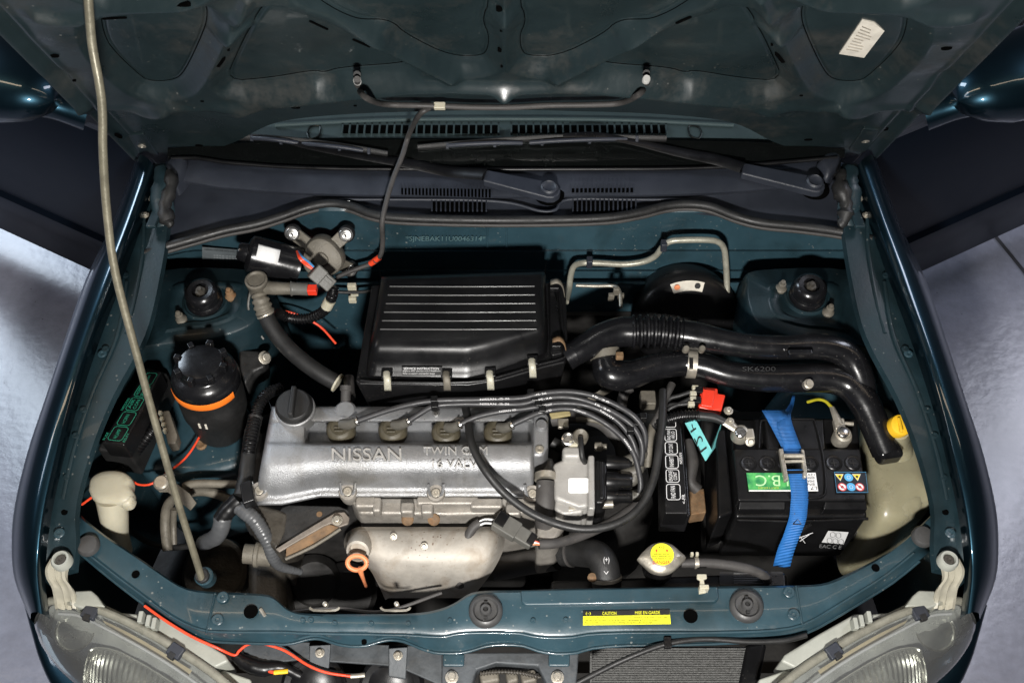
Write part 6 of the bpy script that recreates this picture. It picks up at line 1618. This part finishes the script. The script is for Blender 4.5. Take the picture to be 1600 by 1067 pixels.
for lab, P, r in RW:
    w = thing('red_wire', lab, 'wire', tuple(U(*P[len(P) // 2])), 'red wires')
    tube('insulation', [U(*p) for p in P], r, m_wire, w, n=8)
    if P[-1][0] in (548, 428):
        tube('terminal', [U(P[-1][0], P[-1][1], P[-1][2]), U(P[-1][0] + 22, P[-1][1] - 2, P[-1][2])], .004, m_zinc if P[-1][0] == 548 else m_yel, w, n=8, sub=2, flat=.6)
sc_ = thing('panel_screw', 'small rusty screw on the inner rail below the reservoir', 'screw', tuple(U(315, 695, .657)))
lathe('head', [(.011, 0), (.011, .003), (.008, .006), (.004, .004), (0, .004)], U(315, 695, .657), (0, -.1, 1), m_rust, sc_, n=18)

# ================================================================== radiator parts
rad = thing('radiator', 'black radiator top tank behind the front panel', 'radiator', tuple(U(1000, 900, .60)))
prism('top_tank', [U(x, y, .665) for x, y in ((860, 905), (1230, 892), (1232, 925), (860, 930))], .12, m_blk, rad, bevel=.008)
lbl = quad('printed_label', [U(1124, 915, .6655), U(1224, 914, .6655), U(1223, 893, .6655), U(1124, 893, .6655)], m_ink, rad, lift=.0012)
for k in range(5):
    quad('printed_line', [U(1146, 896 + k * 3.6 + 1, .6655), U(1146 + random.uniform(25, 70), 896 + k * 3.6 + 1, .6655), U(1146 + 40, 896 + k * 3.6, .6655), U(1146, 896 + k * 3.6, .6655)], M('dim_print', (.16, .16, .16), .5), lbl, lift=.002)
tube('fan_shroud_wire', [U(440, 958, .70), U(520, 950, .69), U(600, 955, .69), U(690, 926, .68)], .003, m_rubd, rad, n=6)
for x in (510, 621):
    tube('spring_clip', [U(x - 26, 948, .73), U(x - 20, 953, .727), U(x + 14, 953, .727), U(x + 20, 948, .73)], .0022, m_zinc, rad, n=6, sub=2)
    lathe('clip_pin', [(.004, 0), (.004, .016), (0, .018)], U(x, 945, .72), (0, -.2, 1), m_zinc, rad, n=10)
c = U(1034, 870, .735)
rcp = pillow('filler_cap', [U(x, y, .735) for x, y in ((996, 872), (1004, 862), (1018, 850), (1034, 846), (1050, 850), (1062, 860), (1072, 870), (1064, 880), (1050, 892), (1034, 896), (1018, 892), (1006, 882))], [(.92, -.012), (1.0, -.010), (1.0, -.002), (.95, .002), (.86, .003), (.80, .006), (.5, .007)], m_zinc, rad, sub=3)
rcp['label'] = 'silver two-eared cap with a round yellow danger label'
lathe('filler_neck', [(.027, -.06), (.027, -.012)], c, (0, -.03, 1), m_blk, rad, n=28)
yl = rcp; lathe('danger_label', [(.0200, .0080), (.0197, .0088), (0, .0088)], c + V((0, .002, 0)), (0, 0, 1), m_yst, rcp, n=36)
zc = .7448
text('lettering', 'DANGER', U(1020, 881, zc), U(1047, 881, zc), U(1020, 876, zc), m_redk, yl, lift=.0006)
for k, (x0, x1) in enumerate(((1021, 1047), (1018, 1050), (1018, 1050))):
    y = 864.5 + k * 3.6
    text('lettering', ('NEVER OPEN WHEN HOT', 'WHILE ENGINE HOT', 'ALLOW ENGINE TO COOL')[k], U(x0, y + 2.2, zc), U(x1, y + 2.2, zc), U(x0, y, zc), m_ink, yl, lift=.0006)
text('emblem', '(-)', U(1030, 857, zc), U(1038, 857, zc), U(1030, 853, zc), m_ink, yl, lift=.0006)
text('lettering', '! !', U(1024, 862.5, zc), U(1044, 862.5, zc), U(1024, 858.5, zc), m_redk, yl, lift=.0006)
oh = thing('overflow_hose', 'grey overflow hose leading right from the radiator cap', 'hose', tuple(U(1110, 882, .70)))
tube('hose', [U(1064, 880, .715), U(1090, 879, .715), U(1120, 880, .712), U(1150, 884, .708), U(1175, 890, .70), U(1195, 900, .685), U(1200, 912, .65)], [.0075, .0085, .0085, .0085, .0085, .0085, .0085], m_rubd, oh, n=14, sub=5)
rings('hose_clip', U(1088, 879, .715), V((1, 0, 0)), .0092, .0035, m_zinc, oh, 20)
for x in (1081, 1089):
    box('clip_tab', U(x, 866, .722), (.0025, 0, 0), (0, .003, 0), (0, 0, .005), m_cream, oh, bevel=.0008)
rh = thing('radiator_hose', 'fat black radiator hose elbow with white printed mark', 'hose', tuple(U(945, 890, .66)))
tube('hose', [U(880, 862, .63), U(905, 862, .65), U(930, 866, .675), U(943, 880, .68), U(947, 905, .67), U(948, 925, .65)], [.026, .026, .026, .026, .026, .026], m_blkm, rh, n=26, sub=6)
rings('hose_clamp', U(947, 903, .672), (U(948, 915, .66) - U(946, 890, .678)), .0268, .003, m_zinc, rh, 30)
lathe('clamp_screw', [(.008, -.004), (.008, .004), (.004, .006), (0, .006)], U(925, 902, .685), (0, -.3, 1), m_rust, rh, n=14)
rings('second_ring', U(893, 862, .642), (U(905, 862, .65) - U(885, 862, .635)), .0265, .002, m_rubd, rh, 30)
text('printed_mark', '(+)', U(943, 881, .7085), U(952, 881, .7085), U(943, 870, .7085), m_print, rh, lift=.001)
text('printed_mark', 'V', U(943, 898, .700), U(951, 898, .700), U(943, 893, .700), m_print, rh, lift=.003)
ck = thing('cream_clip', 'cream plastic hose clip standing on the front panel', 'clip', tuple(U(1097, 915, ZT)))
prism('clip', [U(x, y, .745) for x, y in ((1089, 896), (1104, 896), (1105, 903), (1100, 905), (1104, 925), (1092, 927), (1094, 906), (1089, 903))], .006, m_cream, ck, bevel=.0015)
box('clip_foot', U(1099, 920, .735), (.008, 0, 0), (0, .004, 0), (0, 0, .012), m_cream, ck, bevel=.0015)

# ================================================================== ahead of the panel: condenser, horns, bonnet cable
cd = thing('condenser', 'grey finned condenser core below the front panel', 'condenser', tuple(U(1050, 1040, .50)))
vs_, fs = [], []
for k in range(26):
    y0 = lerp(.08, -.14, k / 25); z0 = .60 - k * .004
    for (x, dz_) in ((.12, 0), (.36, 0), (.36, -.10), (.12, -.10)):
        vs_.append((x, y0, z0 + dz_)) if False else None
cm = M('condenser_fins', (.13, .13, .125), .6, .3, .4, 220, bump=1.0, bs=600, dirt=(.24, .23, .21), damt=.25, ds=260)
for k in range(17):
    a, b = U(925, 1016 + k * 3.6, .56), U(1170, 1016 + k * 3.6, .56)
    box('core_tube', (a + b) / 2, ((b - a).length / 2, 0, 0), (0, .0014, 0), (0, 0, .010), cm, cd, bevel=0)
mk('fin_sheet', [U(922, 1010, .556), U(1172, 1010, .556), U(1172, 1080, .556), U(922, 1080, .556)], [(0, 1, 2, 3)], cm, cd, smooth=False, solid=.02)
prism('side_tank', [U(x, y, .575) for x, y in ((1165, 1004), (1200, 1000), (1185, 1080), (1150, 1080))], .05, m_blk, cd, bevel=.01)
for (x, y, lab) in ((490, 1072, 'black round horn under the front panel, nearer the left headlight'), (612, 1072, 'black round horn under the front panel, nearer the latch')):
    hn = thing('horn', lab, 'horn', tuple(U(x, y, .58)), 'horns under the front panel')
    lathe('disc', [(.05, -.03), (.056, -.006), (.056, .0), (.050, .006), (.040, .004), (.030, .010), (.010, .013), (0, .013)], U(x, y, .62), (0, -.55, .83), m_blk, hn, n=40)
    lathe('centre_nut', [(.009, .012), (.009, .022), (0, .023)], U(x, y, .62), (0, -.55, .83), m_zinc, hn, n=6)
lk = thing('hood_latch', 'greasy metal hood latch in the middle below the front panel', 'latch', tuple(U(790, 1062, .62)))
box('latch_body', U(790, 1062, .645), (.045, 0, 0), (0, .018, 0), (0, 0, .02), m_dark, lk, bevel=.006)
for (x, w) in ((765, .016), (800, .010), (826, .013)):
    box('latch_part', U(x, 1060, .664), (w, .003, 0), (-.002, .010, 0), (0, .003, .008), m_castg, lk, bevel=.005, seg=3)
tube('latch_spring', [U(750, 1052, .672), U(780, 1049, .676), U(815, 1051, .676), U(845, 1058, .67)], .0035, m_castd, lk, n=8, corr=.002, pitch=.005)
rcb = thing('release_cable', 'black hood release cable sweeping along the front panel to the right', 'cable', tuple(U(1040, 1010, .70)))
tube('cable', [U(885, 1075, .655), U(930, 1052, .67), U(980, 1028, .69), U(1040, 1006, .70), U(1100, 998, .70), U(1170, 1002, .70), U(1225, 1000, .70), U(1260, 992, .70)], .0046, m_rub, rcb, n=10)
box('cable_clip', U(1043, 1004, .706), (.006, 0, 0), (0, .009, 0), (0, 0, .006), m_blk, rcb, bevel=.001)
lb2 = thing('loom_bundle', 'black taped wire bundle behind the left headlight', 'wiring', tuple(U(400, 1040, .62)))
tube('tape', [U(366, 1022, .665), U(385, 1036, .66), U(410, 1044, .655), U(440, 1042, .65), U(470, 1056, .64)], [.008, .013, .014, .010, .008], m_blk, lb2, n=12, rag=.06)
mk('front_void_sheet', [(-.75, -.45, .30), (.75, -.45, .30), (.75, .02, .30), (-.75, .02, .30)], [(0, 1, 2, 3)], m_dark, body, smooth=False)  # dark sheet added as the shaded void under the front panel

# engine-side grey sensor plug and bits right of the leads
sg = thing('injector_plug', 'dusty grey plug and hoses behind the ignition leads', 'connector', tuple(U(1012, 625, .74)))
box('plug', U(1012, 625, .765), (.014, 0, 0), (0, .015, 0), (0, 0, .012), m_castg, sg, bevel=.003)
tube('hose_a', [U(970, 640, .74), U(975, 615, .76), U(985, 605, .765)], .010, m_rubd, sg, n=12)
tube('hose_b', [U(1050, 600, .775), U(1040, 620, .775), U(1032, 645, .77), U(1020, 665, .76)], .0075, m_rubd, sg, n=10)
tube('hose_c', [U(1020, 665, .755), U(1014, 690, .75), U(1012, 730, .73)], .008, m_castg, sg, n=10)
rb2 = thing('battery_tray', 'rusty battery tray edge between relay box and battery', 'tray', tuple(U(1090, 790, .60)))
prism('rusty_panel', [U(x, y, .64) for x, y in ((1077, 765), (1100, 762), (1104, 800), (1080, 804))], .04, m_rust, rb2, bevel=.003)
prism('black_upright', [U(x, y, .72) for x, y in ((1118, 672), (1134, 668), (1146, 800), (1122, 810))], .14, m_blk, rb2, bevel=.005)
prism('floor_pan', [U(x, y, .58) for x, y in ((1100, 640), (1360, 640), (1390, 830), (1100, 850))], .05, m_dark, rb2, bevel=.01)
tube('clutter_hose', [U(1074, 690, .66), U(1082, 720, .66), U(1078, 750, .65), U(1090, 765, .64)], .012, m_rubd, rb2, n=10)
# lamp stand behind the car at top right
ls = thing('light_stand', 'black light stand leg and cable behind the right mirror', 'light stand', tuple(U(1560, 60, .0)))
tube('leg', [U(1545, 75, .05), U(1610, 5, .05)], .012, m_blk, ls, n=10, sub=1)
tube('brace', [U(1552, 72, .02), U(1612, 18, .03)], .008, m_blk, ls, n=10, sub=1)
tube('cable', [U(1580, 85, .01), U(1588, 60, .01), U(1596, 40, .01), U(1604, 20, .01)], .006, m_rub, ls, n=8)
tube('pole', [U(1597, 80, .02), U(1606, 50, .02)], .02, m_blk, ls, n=10, sub=1)

# dim hoses and pipes deep between engine, firewall and battery
dh = thing('coolant_hoses', 'dim black hoses deep behind the ignition leads', 'hose', tuple(U(930, 660, .62)))
tube('upper_hose', [U(862, 655, .70), U(900, 650, .71), U(940, 660, .70), U(968, 690, .68), U(975, 720, .66)], .014, m_rubd, dh, n=14)
tube('lower_hose', [U(862, 690, .67), U(885, 705, .66), U(900, 730, .65)], .012, m_rub, dh, n=12)
tube('metal_pipe', [U(900, 655, .735), U(930, 657, .735), U(958, 668, .72)], .005, m_castg, dh, n=8)
lathe('fitting', [(.009, 0), (.009, .012), (.006, .014), (.006, .022), (0, .022)], U(930, 698, .70), (1, -.1, .2), m_zinc, dh, n=12)
box('bracket_piece', U(880, 662, .745), (.010, 0, 0), (0, .010, 0), (0, 0, .004), m_zinc, dh, bevel=.002)
prism('yellow_stay', [U(x, y, .765) for x, y in ((858, 645), (890, 641), (892, 648), (862, 653))], .006, M('ochre_plate', (.30, .25, .12), .6), dh, bevel=.0015)
db = thing('drive_belt_cover', 'dim black cover and pulley below the wiring harness', 'pulley cover', tuple(U(340, 880, .45)))
lathe('pulley', [(.07, -.02), (.07, 0), (.062, .006), (.05, .0), (.02, .004), (0, .004)], U(335, 895, .46), (-.2, -.3, .9), m_castd, db, n=32)
tube('belt_hose', [U(205, 830, .55), U(235, 848, .56), U(270, 855, .56), U(310, 850, .58)], .006, m_rub, db, n=10)
tube('lower_radiator_hose', [U(770, 890, .55), U(820, 880, .56), U(870, 872, .60)], .022, m_rubd, db, n=16)
